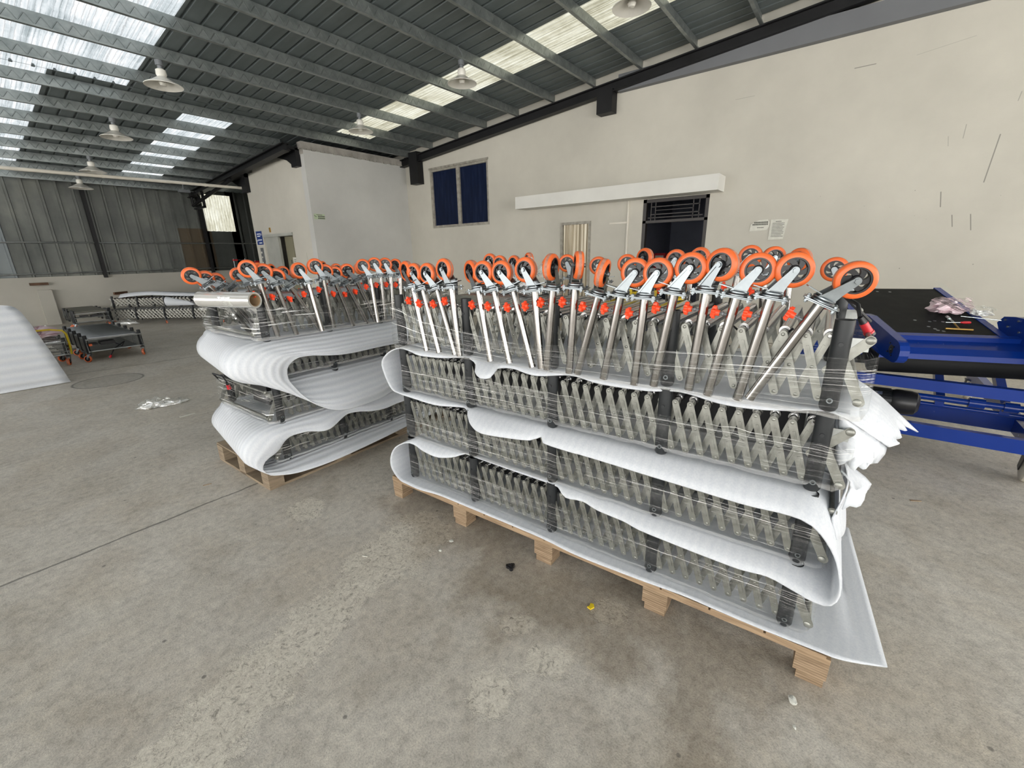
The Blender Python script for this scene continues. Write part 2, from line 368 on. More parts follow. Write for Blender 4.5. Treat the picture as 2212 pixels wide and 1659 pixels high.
# ------------------------------------------------------------------ geometry helpers
class MB:
    def __init__(s): s.v = []; s.f = []; s.mi = []; s.uv = None
    def add(s, vs, fs, mi=0):
        o = len(s.v); s.v += [tuple(v) for v in vs]; s.f += [tuple(i+o for i in f) for f in fs]; s.mi += [mi]*len(fs)
    def box(s, c, d, rot=None, mi=0):
        x, y, z = d[0]/2, d[1]/2, d[2]/2
        vs = [Vector((a, b, e)) for a in (-x, x) for b in (-y, y) for e in (-z, z)]
        if rot is not None: vs = [rot @ v for v in vs]
        vs = [v+Vector(c) for v in vs]
        s.add(vs, [(0, 1, 3, 2), (4, 6, 7, 5), (0, 4, 5, 1), (2, 3, 7, 6), (0, 2, 6, 4), (1, 5, 7, 3)], mi)
    def bx(s, x0, x1, y0, y1, z0, z1, mi=0): s.box(((x0+x1)/2, (y0+y1)/2, (z0+z1)/2), (x1-x0, y1-y0, z1-z0), None, mi)
    def tube(s, p0, p1, r, n=12, cap=True, r1=None, mi=0, hole=0):
        p0 = Vector(p0); p1 = Vector(p1); d = (p1-p0).normalized()
        a = d.orthogonal().normalized(); b = d.cross(a); r1 = r if r1 is None else r1
        vs = []
        for p, q in ((p0, r), (p1, r1)):
            for i in range(n):
                t = 2*math.pi*i/n; vs.append(p+a*q*math.cos(t)+b*q*math.sin(t))
        fs = [(i, (i+1) % n, n+(i+1) % n, n+i) for i in range(n)]
        if hole:
            for p, q in ((p0, hole), (p1, hole)):
                for i in range(n):
                    t = 2*math.pi*i/n; vs.append(p+a*q*math.cos(t)+b*q*math.sin(t))
            fs += [(2*n+(i+1) % n, 2*n+i, 3*n+i, 3*n+(i+1) % n) for i in range(n)]
            fs += [((i+1) % n, i, 2*n+i, 2*n+(i+1) % n) for i in range(n)]
            fs += [(n+i, n+(i+1) % n, 3*n+(i+1) % n, 3*n+i) for i in range(n)]
        elif cap: fs += [tuple(range(n-1, -1, -1)), tuple(range(n, 2*n))]
        s.add(vs, fs, mi)
    def lathe(s, prof, n=24, c=(0, 0, 0), axis='Z', mi=0, closed=False, mis=None):
        vs = []
        for i in range(n):
            t = 2*math.pi*i/n
            for r, h in prof:
                x, y, z = r*math.cos(t), r*math.sin(t), h
                if axis == 'Y': x, y, z = x, -z, y
                if axis == 'X': x, y, z = z, y, -x
                vs.append((x+c[0], y+c[1], z+c[2]))
        k = len(prof); m = k if closed else k-1
        for j in range(m):
            fs = []
            for i in range(n):
                a = i*k+j; b = i*k+(j+1) % k; c2 = ((i+1) % n)*k+(j+1) % k; d = ((i+1) % n)*k+j
                fs.append((a, d, c2, b))
            if j == 0: s.add(vs, fs, mis[j] if mis else mi); off = len(s.v)-len(vs)
            else:
                s.f += [tuple(q+off for q in f) for f in fs]; s.mi += [mis[j] if mis else mi]*len(fs)
    def prism(s, poly, h0, h1, fr=None, mi=0):
        # poly in local xy extruded along local z; fr maps local->final
        n = len(poly); vs = [Vector((x, y, h)) for h in (h0, h1) for x, y in poly]
        if fr is not None: vs = [fr @ v for v in vs]
        s.add(vs, [tuple(range(n-1, -1, -1)), tuple(range(n, 2*n))]+[(i, (i+1) % n, n+(i+1) % n, n+i) for i in range(n)], mi)
    def path(s, pts, r, n=8, mi=0):
        pts = [Vector(p) for p in pts]; vs = []; k = len(pts); prev = None
        for i, p in enumerate(pts):
            d = (pts[min(i+1, k-1)]-pts[max(i-1, 0)]).normalized()
            if prev is None: a = d.orthogonal().normalized()
            else: a = (prev-d*prev.dot(d)).normalized()
            prev = a; b = d.cross(a)
            for j in range(n):
                t = 2*math.pi*j/n; vs.append(p+a*r*math.cos(t)+b*r*math.sin(t))
        fs = [(i*n+j, i*n+(j+1) % n, (i+1)*n+(j+1) % n, (i+1)*n+j) for i in range(k-1) for j in range(n)]
        fs += [tuple(range(n-1, -1, -1)), tuple(range((k-1)*n, k*n))]
        s.add(vs, fs, mi)
    def mesh(s, name, mats, smooth=True, angle=40):
        me = bpy.data.meshes.new(name); me.from_pydata(s.v, [], s.f); me.update()
        if not isinstance(mats, (list, tuple)): mats = [mats]
        for m in mats: me.materials.append(MAT[m])
        if len(mats) > 1: me.polygons.foreach_set('material_index', s.mi)
        bm = bmesh.new(); bm.from_mesh(me); bmesh.ops.recalc_face_normals(bm, faces=bm.faces)
        bm.to_mesh(me); bm.free()
        if smooth:
            me.polygons.foreach_set('use_smooth', [True]*len(me.polygons))
            me.set_sharp_from_angle(angle=R(angle))
        return me
def link(name, me, parent=None, loc=None, mat=None):
    o = bpy.data.objects.new(name, me); COL.objects.link(o)
    if parent is not None: o.parent = parent
    if mat is not None: o.matrix_local = mat
    elif loc is not None: o.location = loc
    return o
def build(mb, name, mats, parent=None, smooth=True, angle=40, mat=None, loc=None):
    return link(name, mb.mesh(name, mats, smooth, angle), parent, loc, mat)
def tag(o, label=None, cat=None, group=None, kind=None):
    if label: o['label'] = label
    if cat: o['category'] = cat
    if group: o['group'] = group
    if kind: o['kind'] = kind
    return o
def empty(name, loc=(0, 0, 0), rz=0, M=None):
    o = bpy.data.objects.new(name, None); COL.objects.link(o); o.empty_display_size = .05
    if M is not None: o.matrix_world = M
    else: o.location = loc; o.rotation_euler = (0, 0, rz)
    return o
def grid_mesh(name, rows, mat, thick=0, sub=0, uvs=None):
    """rows: list of equal-length lists of points -> sheet with UV = (arc length, cross length)"""
    nr, nc = len(rows), len(rows[0])
    vs = [tuple(p) for r in rows for p in r]
    fs = [(i*nc+j, i*nc+j+1, (i+1)*nc+j+1, (i+1)*nc+j) for i in range(nr-1) for j in range(nc-1)]
    me = bpy.data.meshes.new(name); me.from_pydata(vs, [], fs); me.update()
    mid = min(nr-1, 1)
    su = [0]
    for j in range(1, nc): su.append(su[-1]+(Vector(rows[mid][j])-Vector(rows[mid][j-1])).length)
    sv = [0]
    for i in range(1, nr): sv.append(sv[-1]+(Vector(rows[i][nc//2])-Vector(rows[i-1][nc//2])).length)
    ul = me.uv_layers.new(name='UVMap')
    for p in me.polygons:
        for li in p.loop_indices:
            vi = me.loops[li].vertex_index; ul.data[li].uv = (su[vi % nc], sv[vi//nc])
    me.materials.append(MAT[mat]); me.polygons.foreach_set('use_smooth', [True]*len(me.polygons))
    return me
def resample(pts, step):
    """Catmull-Rom through points of any dimension, about `step` apart"""
    P = [np.array(p, float) for p in pts]; out = []
    for i in range(len(P)-1):
        p0 = P[max(i-1, 0)]; p1 = P[i]; p2 = P[i+1]; p3 = P[min(i+2, len(P)-1)]
        k = max(1, int(np.linalg.norm(p2-p1)/step))
        for j in range(k):
            t = j/k
            out.append(.5*((2*p1)+(-p0+p2)*t+(2*p0-5*p1+4*p2-p3)*t*t+(-p0+3*p1-3*p2+p3)*t**3))
    out.append(P[-1]); return out

exec_order = []
# ================================================================== THE HALL
XW = 8.2          # wall on the right
def rz_(y): return 4.70-.083*y     # underside of the purlins
SL = math.atan(-.083)

fl = MB(); fl.add([(-9, -8, 0), (8.2, -8, 0), (8.2, 16, 0), (-9, 16, 0)], [(0, 1, 2, 3)])
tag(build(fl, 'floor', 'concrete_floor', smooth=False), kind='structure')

# right wall with window, shuttered opening and doorway
wr = MB(); x0, x1 = XW, XW+.25
H = 5.6
holes = [(7.0, 8.95, 2.175, 3.575), (4.36, 5.02, 0, 2.08), (2.14, 3.285, 0, 2.397)]
ys = sorted({-8.0, 16.0, *[h[0] for h in holes], *[h[1] for h in holes]})
for a, b in zip(ys[:-1], ys[1:]):
    hs = [h for h in holes if h[0] <= a+1e-6 and h[1] >= b-1e-6]
    if not hs: wr.bx(x0, x1, a, b, 0, H)
    else:
        h = hs[0]
        if h[2] > 0: wr.bx(x0, x1, a, b, 0, h[2])
        wr.bx(x0, x1, a, b, h[3], H)
wrr = tag(build(wr, 'wall_right', 'wall_cream', smooth=False), kind='structure')

# block with the lift: front wall and side wall
wb = MB(); wb.bx(5.43, XW, 9.86, 10.05, 0, 3.76)
tag(build(wb, 'wall_back', 'wall_pale', smooth=False), kind='structure')
ws = MB(); ws.bx(5.43, 5.6, 10.05, 10.88, 0, 3.74); ws.bx(5.43, 5.6, 10.88, 12.43, 2.10, 3.66); ws.bx(5.43, 5.6, 12.43, 12.93, 0, 3.58)
ws.bx(5.6, 8.2, 12.80, 12.93, 0, 3.6)
tag(build(ws, 'wall_lift_block', 'wall_cream', smooth=False), kind='structure')
# rough unpainted strip under the eave
st = MB(); st.bx(5.40, XW, 9.85, 10.02, 3.76, 3.90); st.bx(5.42, 5.6, 9.86, 12.93, 3.66, 3.80)
for i in range(26):
    x = 5.45+i*.105; st.box((x, 9.845, 3.755), (.09, .02, .015+.03*random.random()))
tag(build(st, 'trim_1', 'plaster_strip', smooth=False), kind='structure')

# lift doorway
lj = MB(); lj.bx(5.46, 5.52, 11.72, 12.43, 0, 2.04); lj.bx(5.41, 5.5, 10.86, 12.45, 2.03, 2.10)
dl = empty('door_2', (5.5, 11.3, 0)); tag(dl, kind='structure')
build(lj, 'door_frame', 'lift_jamb', dl, False, loc=(-5.5, -11.3, 0))
for a, b, nm in ((11.30, 11.71, 1), (10.89, 11.29, 2)):
    q = MB(); q.bx(5.62, 5.64, a, b, 0, 2.03); build(q, 'door_leaf', 'lift_door', dl, False, loc=(-5.5, -11.3, 0))
    q = MB(); yy = (a+b)/2
    for k in (-.03, .03): q.box((5.61, yy, 1.42+k), (.008, .05, .012), Matrix.Rotation(k*10, 3, 'X'))
    q.box((5.61, yy, 1.42), (.008, .012, .06)); build(q, 'lift_mark', 'ink', dl, False, loc=(-5.5, -11.3, 0))
q = MB(); q.bx(5.55, 5.64, 10.88, 11.72, 2.03, 2.06); build(q, 'door_track', 'dark_frame', dl, False, loc=(-5.5, -11.3, 0))
def flat_sheet(name, mat, X, y0, y1, z0, z1, t=.004):
    q = MB(); q.bx(X-t, X, y0, y1, z0, z1); return build(q, name, mat, smooth=False)
pn = flat_sheet('paper_notice', 'paper', 5.615, 11.20, 11.42, 1.20, 1.52)
tag(pn, 'white paper notice taped across the olive lift door', 'notice')
q = MB()
for z in (1.46, 1.42, 1.36, 1.31, 1.26): q.bx(5.608, 5.611, 11.26, 11.36, z, z+.012)
build(q, 'printed_lines', 'ink', pn, False)
bs = flat_sheet('wall_sign', 'sign_blue', 5.428, 12.50, 12.84, 1.86, 2.20)
tag(bs, 'small blue sign with white lettering high beside the lift door', 'sign')
q = MB()
for z, a, b in ((2.13, .09, .28), (2.075, .12, .27), (1.98, .06, .27), (1.905, .05, .22)):
    y = 12.50+b
    while y > 12.50+a: q.bx(5.419, 5.423, y-.026, y, z-.014, z+.014); y -= .034
q.box((5.42, 12.54, 2.11), (.004, .03, .05), Matrix.Rotation(.6, 3, 'X')); q.box((5.42, 12.80, 1.965), (.004, .018, .04), Matrix.Rotation(-.5, 3, 'X'))
build(q, 'lettering', 'sign_ink_white', bs, False)
ip = MB(); ip.bx(5.40, 5.43, 12.56, 12.68, 1.42, 1.78)
ipo = tag(build(ip, 'call_panel', 'grey_metal', smooth=False), 'grey lift call panel under the blue sign', 'panel')
q = MB(); q.lathe([(0, -.008), (.025, -.008), (.03, 0)], 14, (5.398, 12.62, 1.66), 'X'); q.lathe([(0, -.008), (.02, -.008), (.022, 0)], 14, (5.398, 12.62, 1.54), 'X')
build(q, 'button', 'white_enamel', ipo)
q = MB(); q.path([(5.42, 12.60, 1.42), (5.40, 12.58, 1.3), (5.41, 12.60, 1.2), (5.40, 12.57, 1.05)], .012); build(q, 'cable', 'black_plastic', ipo)
q = MB(); q.box((5.415, 11.98, 2.20), (.03, .035, .11)); tag(build(q, 'door_bell', 'brass'), 'small brass bell fixed above the lift door frame', 'bell')
q = MB(); q.bx(5.425, 5.43, 10.35, 10.62, 1.38, 1.62); tag(build(q, 'wall_cover_plate', 'wall_cream', smooth=False), 'square cover plate painted like the wall right of the lift door', 'cover plate')

# green direction sign on the pale wall
gs = MB(); gs.bx(5.47, 5.73, 9.852, 9.858, 2.335, 2.45)
gso = tag(build(gs, 'direction_sign', 'sign_green', smooth=False), 'small pale green sign with dark characters and arrow at the wall corner', 'sign')
q = MB()
for z, a, b, h in ((2.432, .06, .20, .006), (2.398, .09, .25, .013), (2.357, .09, .25, .013)):
    x = 5.47+a
    while x < 5.47+b-.01: q.bx(x, x+.022, 9.846, 9.852, z-h, z+h); x += .028
q.box((5.50, 9.849, 2.40), (.055, .006, .014), Matrix.Rotation(.5, 3, 'Y'))
build(q, 'lettering', 'ink', gso, False)

# blue window, shutter, doorway, canopy
def frame_x(mb, X, y0, y1, z0, z1, w, d=.07):
    mb.bx(X, X+d, y0, y1, z1-w, z1); mb.bx(X, X+d, y0, y1, z0, z0+w); mb.bx(X, X+d, y0, y0+w, z0+w, z1-w); mb.bx(X, X+d, y1-w, y1, z0+w, z1-w)
w1 = empty('window_1', (8.25, 7.97, 2.87)); tag(w1, kind='structure')
L0 = (-8.25, -7.97, -2.87)
q = MB(); frame_x(q, 8.22, 7.0, 8.95, 2.175, 3.575, .065, .08); q.bx(8.215, 8.30, 7.93, 8.03, 2.24, 3.51); q.bx(8.19, 8.33, 6.98, 8.97, 3.555, 3.60)
build(q, 'window_frame', 'window_frame', w1, False, loc=L0)
for a, b in ((7.06, 7.935), (8.025, 8.89)):
    q = MB(); q.bx(8.26, 8.27, a, b, 2.24, 3.51); build(q, 'pane', 'window_blue', w1, False, loc=L0)
d3 = empty('window_2', (8.25, 4.69, 1.0)); tag(d3, kind='structure'); L0 = (-8.25, -4.69, -1.0)
q = MB(); frame_x(q, 8.18, 4.34, 5.04, -.02, 2.10, .05, .09); build(q, 'shutter_frame', 'window_frame', d3, False, loc=L0)
q = MB()
for i in range(7):
    y = 4.40+i*.085; q.add([(8.24, y, 0), (8.24, y+.03, 0), (8.215, y+.045, 0), (8.215, y+.07, 0), (8.24, y+.085, 0), (8.24, y, 2.05), (8.24, y+.03, 2.05), (8.215, y+.045, 2.05), (8.215, y+.07, 2.05), (8.24, y+.085, 2.05)], [(k, k+1, k+6, k+5) for k in range(4)])
build(q, 'corrugated_shutter', 'shutter', d3, False, loc=L0)
d1 = empty('door_1', (8.3, 2.7, 0)); tag(d1, kind='structure'); L0 = (-8.3, -2.7, 0)
q = MB(); q.bx(8.21, 8.3, 2.14, 2.20, 0, 2.397); q.bx(8.21, 8.3, 3.225, 3.285, 0, 2.397); q.bx(8.21, 8.3, 2.14, 3.285, 2.34, 2.397); q.bx(8.21, 8.29, 2.14, 3.285, 1.99, 2.035)
build(q, 'door_frame', 'dark_frame', d1, False, loc=L0)
q = MB()
for a, b, c, d in ((2.30, 3.14, 2.26, 2.275), (2.30, 3.14, 2.13, 2.145), (2.24, 3.2, 2.075, 2.09)): q.bx(8.245, 8.262, a, b, c, d)
for y in (2.30, 2.40, 3.06, 3.14): q.bx(8.245, 8.262, y, y+.015, 2.035, 2.34)
q.bx(8.245, 8.262, 2.4, 3.06, 2.20, 2.21)
build(q, 'transom_grille', 'dark_frame', d1, False, loc=L0)
# dark room beyond the doorway
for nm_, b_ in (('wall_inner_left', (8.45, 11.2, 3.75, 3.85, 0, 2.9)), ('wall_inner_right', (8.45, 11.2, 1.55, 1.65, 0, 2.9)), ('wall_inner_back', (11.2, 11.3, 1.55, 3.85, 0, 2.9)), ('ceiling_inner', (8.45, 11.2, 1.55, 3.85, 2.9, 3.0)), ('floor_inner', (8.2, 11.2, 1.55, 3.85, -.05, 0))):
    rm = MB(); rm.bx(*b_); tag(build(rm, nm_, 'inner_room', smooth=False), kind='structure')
q = MB(); q.bx(10.2, 10.45, 3.5, 3.75, .75, 1.45); fb = tag(build(q, 'fire_cabinet', 'red_plastic', smooth=False), 'red cabinet standing in the dark room seen through the doorway', 'cabinet')
q = MB(); q.bx(10.19, 10.2, 3.53, 3.72, 1.2, 1.4); build(q, 'cabinet_label', 'paper', fb, False)
q = MB(); q.bx(9.9, 10.0, 1.66, 2.25, 0, 1.95); q.bx(9.87, 9.9, 1.72, 2.18, .1, 1.85); tag(build(q, 'steel_locker', 'dark_frame', smooth=False), 'dark locker at the right inside the room beyond the doorway', 'locker')
q = MB(); q.bx(11.17, 11.2, 2.95, 3.07, 1.2, 1.45); tag(build(q, 'switch_box', 'black_plastic', smooth=False), 'small black box on the far wall of the dark room', 'switch box')

cn = MB(); cn.bx(7.80, 8.21, 1.93, 5.93, 2.405, 2.64)
tag(build(cn, 'trim_2', 'plaster_white', smooth=False), kind='structure')
q = MB(); q.bx(8.174, 8.198, 3.545, 3.575, .0, 2.40); q.bx(8.174, 8.198, 3.57, 3.93, 2.01, 2.04)
tag(build(q, 'cable_duct', 'pvc_white', smooth=False), 'thin pale cable duct down the wall with a short branch left of the doorway', 'cable duct')

def wall_paper(name, label, pts, rows, cx=8.194):
    q = MB(); n = len(pts)
    q.prism([(y, z) for y, z in pts], 0, .004, Matrix(((0, 0, -1, cx), (1, 0, 0, 0), (0, 1, 0, 0), (0, 0, 0, 1))))
    o = tag(build(q, name, 'paper', smooth=False), label, 'notice')
    q = MB()
    for (y0, y1, z, h, w) in rows:
        y = y1
        while y > y0: q.bx(cx-.008, cx-.0045, y-w*.78, y, z-h, z+h); y -= w
    build(q, 'printed_lines', 'ink', o, False); return o
wall_paper('paper_notice', 'torn wide paper notice with two rows of characters on the cream wall',
           [(1.475, 1.775), (1.23, 1.785), (1.205, 1.83), (1.205, 1.90), (1.235, 1.945), (1.36, 1.935), (1.45, 1.89), (1.465, 1.88)],
           [(1.24, 1.42, 1.902, .011, .022), (1.23, 1.44, 1.872, .011, .022), (1.28, 1.37, 1.825, .005, .012)])
wall_paper('paper_notice', 'tall narrow printed sheet right of the torn notice on the cream wall',
           [(1.195, 1.635), (.99, 1.64), (.955, 1.93), (1.19, 1.935)],
           [(1.04, 1.12, 1.905, .005, .01)]+[(1.0+.01*(i % 3), 1.16, 1.88-.022*i, .004, .011+.004*(i % 2)) for i in range(10)])

# corrugated end wall with its low masonry base
dw = MB(); dw.bx(-9, 8.2, 16.0, 16.2, 0, 1.17); dw.bx(1.36, 1.62, 15.88, 16.0, 0, .86)
tag(build(dw, 'wall_base', 'wall_low', smooth=False), kind='structure')
q = MB(); q.bx(1.28, 1.60, 15.87, 16.0, .98, 1.04); tag(build(q, 'trim_3', 'carton_brown', smooth=False), kind='structure')
cw = MB(); pr = []
x = -9.0
while x < 8.3: pr += [(x, 16.10), (x+.225, 16.10), (x+.240, 16.045), (x+.275, 16.045), (x+.290, 16.10)]; x += .290
vs = [(a, b, z) for z in (1.17, 3.75) for a, b in pr]; k = len(pr)
cw.add(vs, [(i, i+1, k+i+1, k+i) for i in range(k-1)
            if not (5.42 < (pr[i][0]+pr[i+1][0])/2 < 6.18)])
cw.add([(5.30, 16.10, 1.17), (6.4, 16.10, 1.17), (6.4, 16.10, 2.36), (5.30, 16.10, 2.36)], [(0, 1, 2, 3)])
cw.add([(5.30, 16.10, 3.42), (6.4, 16.10, 3.42), (6.4, 16.10, 3.75), (5.30, 16.10, 3.75)], [(0, 1, 2, 3)])
cw.add([(6.2, 16.10, 2.3), (6.4, 16.10, 2.3), (6.4, 16.10, 3.5), (6.2, 16.10, 3.5)], [(0, 1, 2, 3)])
wl = empty('wall_left', (0, 16, 0)); tag(wl, kind='structure'); L0 = (0, -16, 0)
build(cw, 'corrugated_sheet', 'wall_sheet', wl, False, loc=L0)
q = MB(); k = 22; vs = []
for z in (2.36, 2.80, 3.42):
    for i in range(k+1):
        vs.append((5.40+.8*i/k, 16.09+.012*math.sin(i*1.6), z))
q.add(vs, [(r*(k+1)+i, r*(k+1)+i+1, (r+1)*(k+1)+i+1, (r+1)*(k+1)+i) for r in range(2) for i in range(k)])
build(q, 'translucent_sheet', 'skylight_cream', wl, False, loc=L0)
for X in (2.72, 5.27):
    q = MB(); q.bx(X-.035, X+.035, 15.88, 16.03, 1.1, 3.5); build(q, 'post', 'black_beam', wl, False, loc=L0)
for z in (1.25, 1.99):
    q = MB(); q.tube((-9, 15.98, z), (8.2, 15.98, z), .018, 8); build(q, 'rail', 'zinc', wl, loc=L0)

# the hall's other two sides, unseen: walls, doorways widened to let in more light
def open_wall(name, axis, c, a0, a1, holes, H=5.7):
    q = MB(); ys = sorted({a0, a1, *[h[0] for h in holes], *[h[1] for h in holes]})
    for a, b in zip(ys[:-1], ys[1:]):
        hs = [h for h in holes if h[0] <= a+1e-6 and h[1] >= b-1e-6]
        z = hs[0][2] if hs else 0
        if axis == 'x': q.bx(c, c+.2, a, b, z, H)
        else: q.bx(a, b, c-.2, c, z, H)
    tag(build(q, name, 'wall_pale', smooth=False), kind='structure')
open_wall('wall_front', 'y', -8.0, -9.2, 8.45, [(-7.5, -3.0, 4.2), (-1.8, 2.6, 4.2), (3.8, 7.6, 4.2)])
open_wall('wall_open_side', 'x', -9.2, -8.0, 16.2, [(-7.0, -2.0, 4.3), (-1.0, 5.0, 4.2), (6.0, 15.0, 3.2)])
# roof: sheets, lit panels, purlins
cl = empty('ceiling', (0, 0, 4.7)); tag(cl, kind='structure'); L0 = (0, 0, -4.7)
def zroof(y): return rz_(y)+.175
YS = (-8.0, 9.43, 16.3)
sky = [(-7.0, -5.3, 0, 'skylight_panel'), (-3.2, -1.5, 0, 'skylight_panel'), (.70, 1.56, 0, 'skylight_panel'), (1.56, 2.46, 0, 'skylight_panel'), (5.98, 6.83, 0, 'skylight_cream'),
       (-3.2, -1.5, 1, 'skylight_panel'), (.74, 1.60, 1, 'skylight_panel'), (3.37, 4.19, 1, 'skylight_panel')]
def prof(xa, xb):
    pts = []; i = math.ceil(xa/.21-1e-6)
    pts.append((xa, 0))
    while i*.21 < xb-.05:
        c = i*.21
        if c > xa+.02: pts += [(c-.022, 0), (c-.01, .028), (c+.01, .028), (c+.022, 0)]
        i += 1
    pts.append((xb, 0)); return pts
def strip(xa, xb, ya, yb, mat, name):
    q = MB(); pr = prof(xa, xb); k = len(pr)
    q.add([(x, y, zroof(y)+h+DZ) for y in (ya, yb) for x, h in pr], [(i, k+i, k+i+1, i+1) for i in range(k-1)])
    return build(q, name, mat, cl, False, loc=L0)
for row in (0, 1):
    ya, yb = YS[row]-(.06 if row else 0), YS[row+1]; x = -9.0; DZ = -.006 if row else 0
    for a, b, r_, m_ in sorted(s_ for s_ in sky if s_[2] == row):
        if a > x+.001: strip(x, a, ya, yb, 'roof_sheet', 'roof_sheet')
        yb2 = yb
        if m_ == 'skylight_panel' and a > 3: ya_, yb2 = 10.02, 15.0
        else: ya_ = ya
        strip(a, b, ya_, yb2, m_, 'skylight_panel')
        if ya_ > ya: strip(a, b, ya, ya_, 'roof_sheet', 'roof_sheet'); strip(a, b, yb2, yb, 'roof_sheet', 'roof_sheet')
        x = b
    strip(x, 8.45, ya, yb, 'roof_sheet', 'roof_sheet')
q = MB(); q.box((-.25, 9.40, zroof(9.4)+.016), (17.4, .05, .034)); build(q, 'sheet_closure', 'roof_sheet', cl, False, loc=L0)
# purlins: lipped channels, web facing the camera side
def purlin(y, xa, xb):
    q = MB(); h = .16; pts = [(-.05, .018), (-.05, 0), (0, 0), (0, h), (.05, h), (.05, h-.018)]
    t = .003; L = xb-xa
    prf = pts; k = len(prf)
    q.add([(x, a, b) for x in (0, L) for a, b in prf], [(i, i+1, k+i+1, k+i) for i in range(k-1)])
    M_ = Matrix.Translation((xa, y, rz_(y)-4.7))
    return build(q, 'purlin', 'purlin_zinc', cl, False, mat=M_)
for k in range(-10, 17):
    y = 1.668+.875*k
    if y > 16: break
    purlin(y, -9.0, 8.12 if y < 9.9 else 5.25)
def sloped_beam(name, xa, xb, ya, yb, ztop, h, mat, kind='structure'):
    q = MB(); za, zb = ztop(ya), ztop(yb); t = .02
    def slab(x0, x1, d0, d1):
        q.add([(x0, ya, za-d1), (x1, ya, za-d1), (x1, ya, za-d0), (x0, ya, za-d0), (x0, yb, zb-d1), (x1, yb, zb-d1), (x1, yb, zb-d0), (x0, yb, zb-d0)],
              [(0, 1, 2, 3), (7, 6, 5, 4), (0, 4, 5, 1), (1, 5, 6, 2), (2, 6, 7, 3), (3, 7, 4, 0)])
    xm = (xa+xb)/2
    slab(xa, xb, 0, t); slab(xa, xb, h-t, h); slab(xm-.012, xm+.012, t, h-t)
    o = build(q, name, mat, None, False); tag(o, kind=kind); return o
sloped_beam('trim_4', 8.02, 8.16, -8, 9.86, lambda y: rz_(y), .17, 'black_beam')
sloped_beam('trim_5', 5.02, 5.18, 9.9, 16.0, lambda y: 3.83-.068*(y-9.9), .15, 'black_beam')
q = MB()
for y0, z0 in ((4.05, 4.25), (9.32, 4.0)):
    hh = .36 if y0 < 5 else .74
    q.bx(8.0, 8.2, y0-.15, y0+.15, z0-hh, z0)
q.prism([(9.47, 3.93), (9.75, 3.93), (9.47, 3.6)], 8.08, 8.1, Matrix(((0, 0, 1, 0), (1, 0, 0, 0), (0, 1, 0, 0), (0, 0, 0, 1))))
tag(build(q, 'trim_6', 'black_beam', smooth=False), kind='structure')
q = MB()
q.bx(8.09, 8.2, -8, 3.84, 4.20, 4.46); tag(build(q, 'trim_7', 'grey_beam', smooth=False), kind='structure')
# knee brackets on the lift block and the truss end
q = MB(); FY = Matrix(((0, 0, 1, 0), (1, 0, 0, 0), (0, 1, 0, 0), (0, 0, 0, 1)))
q.bx(5.33, 5.43, 10.0, 10.25, 3.42, 3.78); q.prism([(10.25, 3.46), (10.25, 3.72), (10.95, 3.80), (10.95, 3.72), (10.5, 3.60)], 5.37, 5.40, FY)
q.bx(5.10, 5.43, 10.0, 10.9, 3.74, 3.80)
q.bx(5.33, 5.43, 12.7, 12.95, 3.15, 3.60); q.prism([(12.95, 3.2), (12.95, 3.55), (13.7, 3.55)], 5.37, 5.40, FY); q.bx(5.10, 5.43, 12.7, 13.8, 3.5, 3.58)
tag(build(q, 'trim_8', 'black_beam', smooth=False), kind='structure')
q = MB(); q.tube((5.1, 15.9, 3.05), (5.1, 13.0, 3.44), .045, 8); q.tube((5.1, 15.9, 3.05), (5.1, 15.9, 3.45), .035, 8); q.tube((5.1, 15.4, 3.4), (5.1, 15.3, 3.1), .02, 8)
q.bx(5.07, 5.13, 15.0, 15.06, 2.95, 3.35); q.bx(5.07, 5.13, 15.0, 15.8, 2.93, 2.98)
tag(build(q, 'trim_9', 'black_beam'), kind='structure')
q = MB(); q.tube((-6, 13.0, 3.16), (5.42, 13.0, 3.275), .035, 10)
for i in range(6): q.tube((-5+i*1.9, 13.0, 3.17+.019*i), (-4.96+i*1.9, 13.0, 3.17+.019*i), .040, 10)
tag(build(q, 'ceiling_pipe', 'pvc_white'), 'long pale pipe slung under the far purlins', 'pipe')
q = MB(); q.box((4.6, 14.79, 3.30), (.26, .1, .07)); q.tube((4.6, 14.79, 3.33), (4.6, 14.79, 3.475), .015, 8); tag(build(q, 'flood_lamp', 'grey_metal'), 'small grey lamp under the roof near the truss end', 'lamp')

# pendant lamps
def lamp_proto():
    t = empty('pendant_lamp')
    q = MB(); q.tube((0, 0, .0), (0, 0, .055), .04, 12); q.tube((0, 0, -.03), (0, 0, 0), .026, 12); q.path([(0, 0, .05), (-.03, .02, .12), (-.05, .1, .17)], .006, 6); build(q, 'bracket', 'grey_metal', t)
    q = MB(); q.lathe([(.028, -.03), (.05, -.045), (.055, -.09), (.045, -.115), (.05, -.125)], 20); build(q, 'lamp_neck', 'white_enamel', t)
    q = MB(); q.lathe([(.052, -.12), (.075, -.135), (.12, -.165), (.17, -.19), (.195, -.205), (.195, -.212), (.165, -.195), (.11, -.172), (.05, -.13)], 28); build(q, 'lamp_shade', 'white_enamel', t)
    q = MB(); q.lathe([(0, -.21), (.03, -.205), (.045, -.175), (.03, -.14), (0, -.13)], 14); build(q, 'bulb', 'white_enamel', t)
    return t
def copy_tree(o, parent=None):
    c = o.copy(); COL.objects.link(c)
    if parent is not None: c.parent = parent
    for ch in list(o.children): copy_tree(ch, c)
    return c
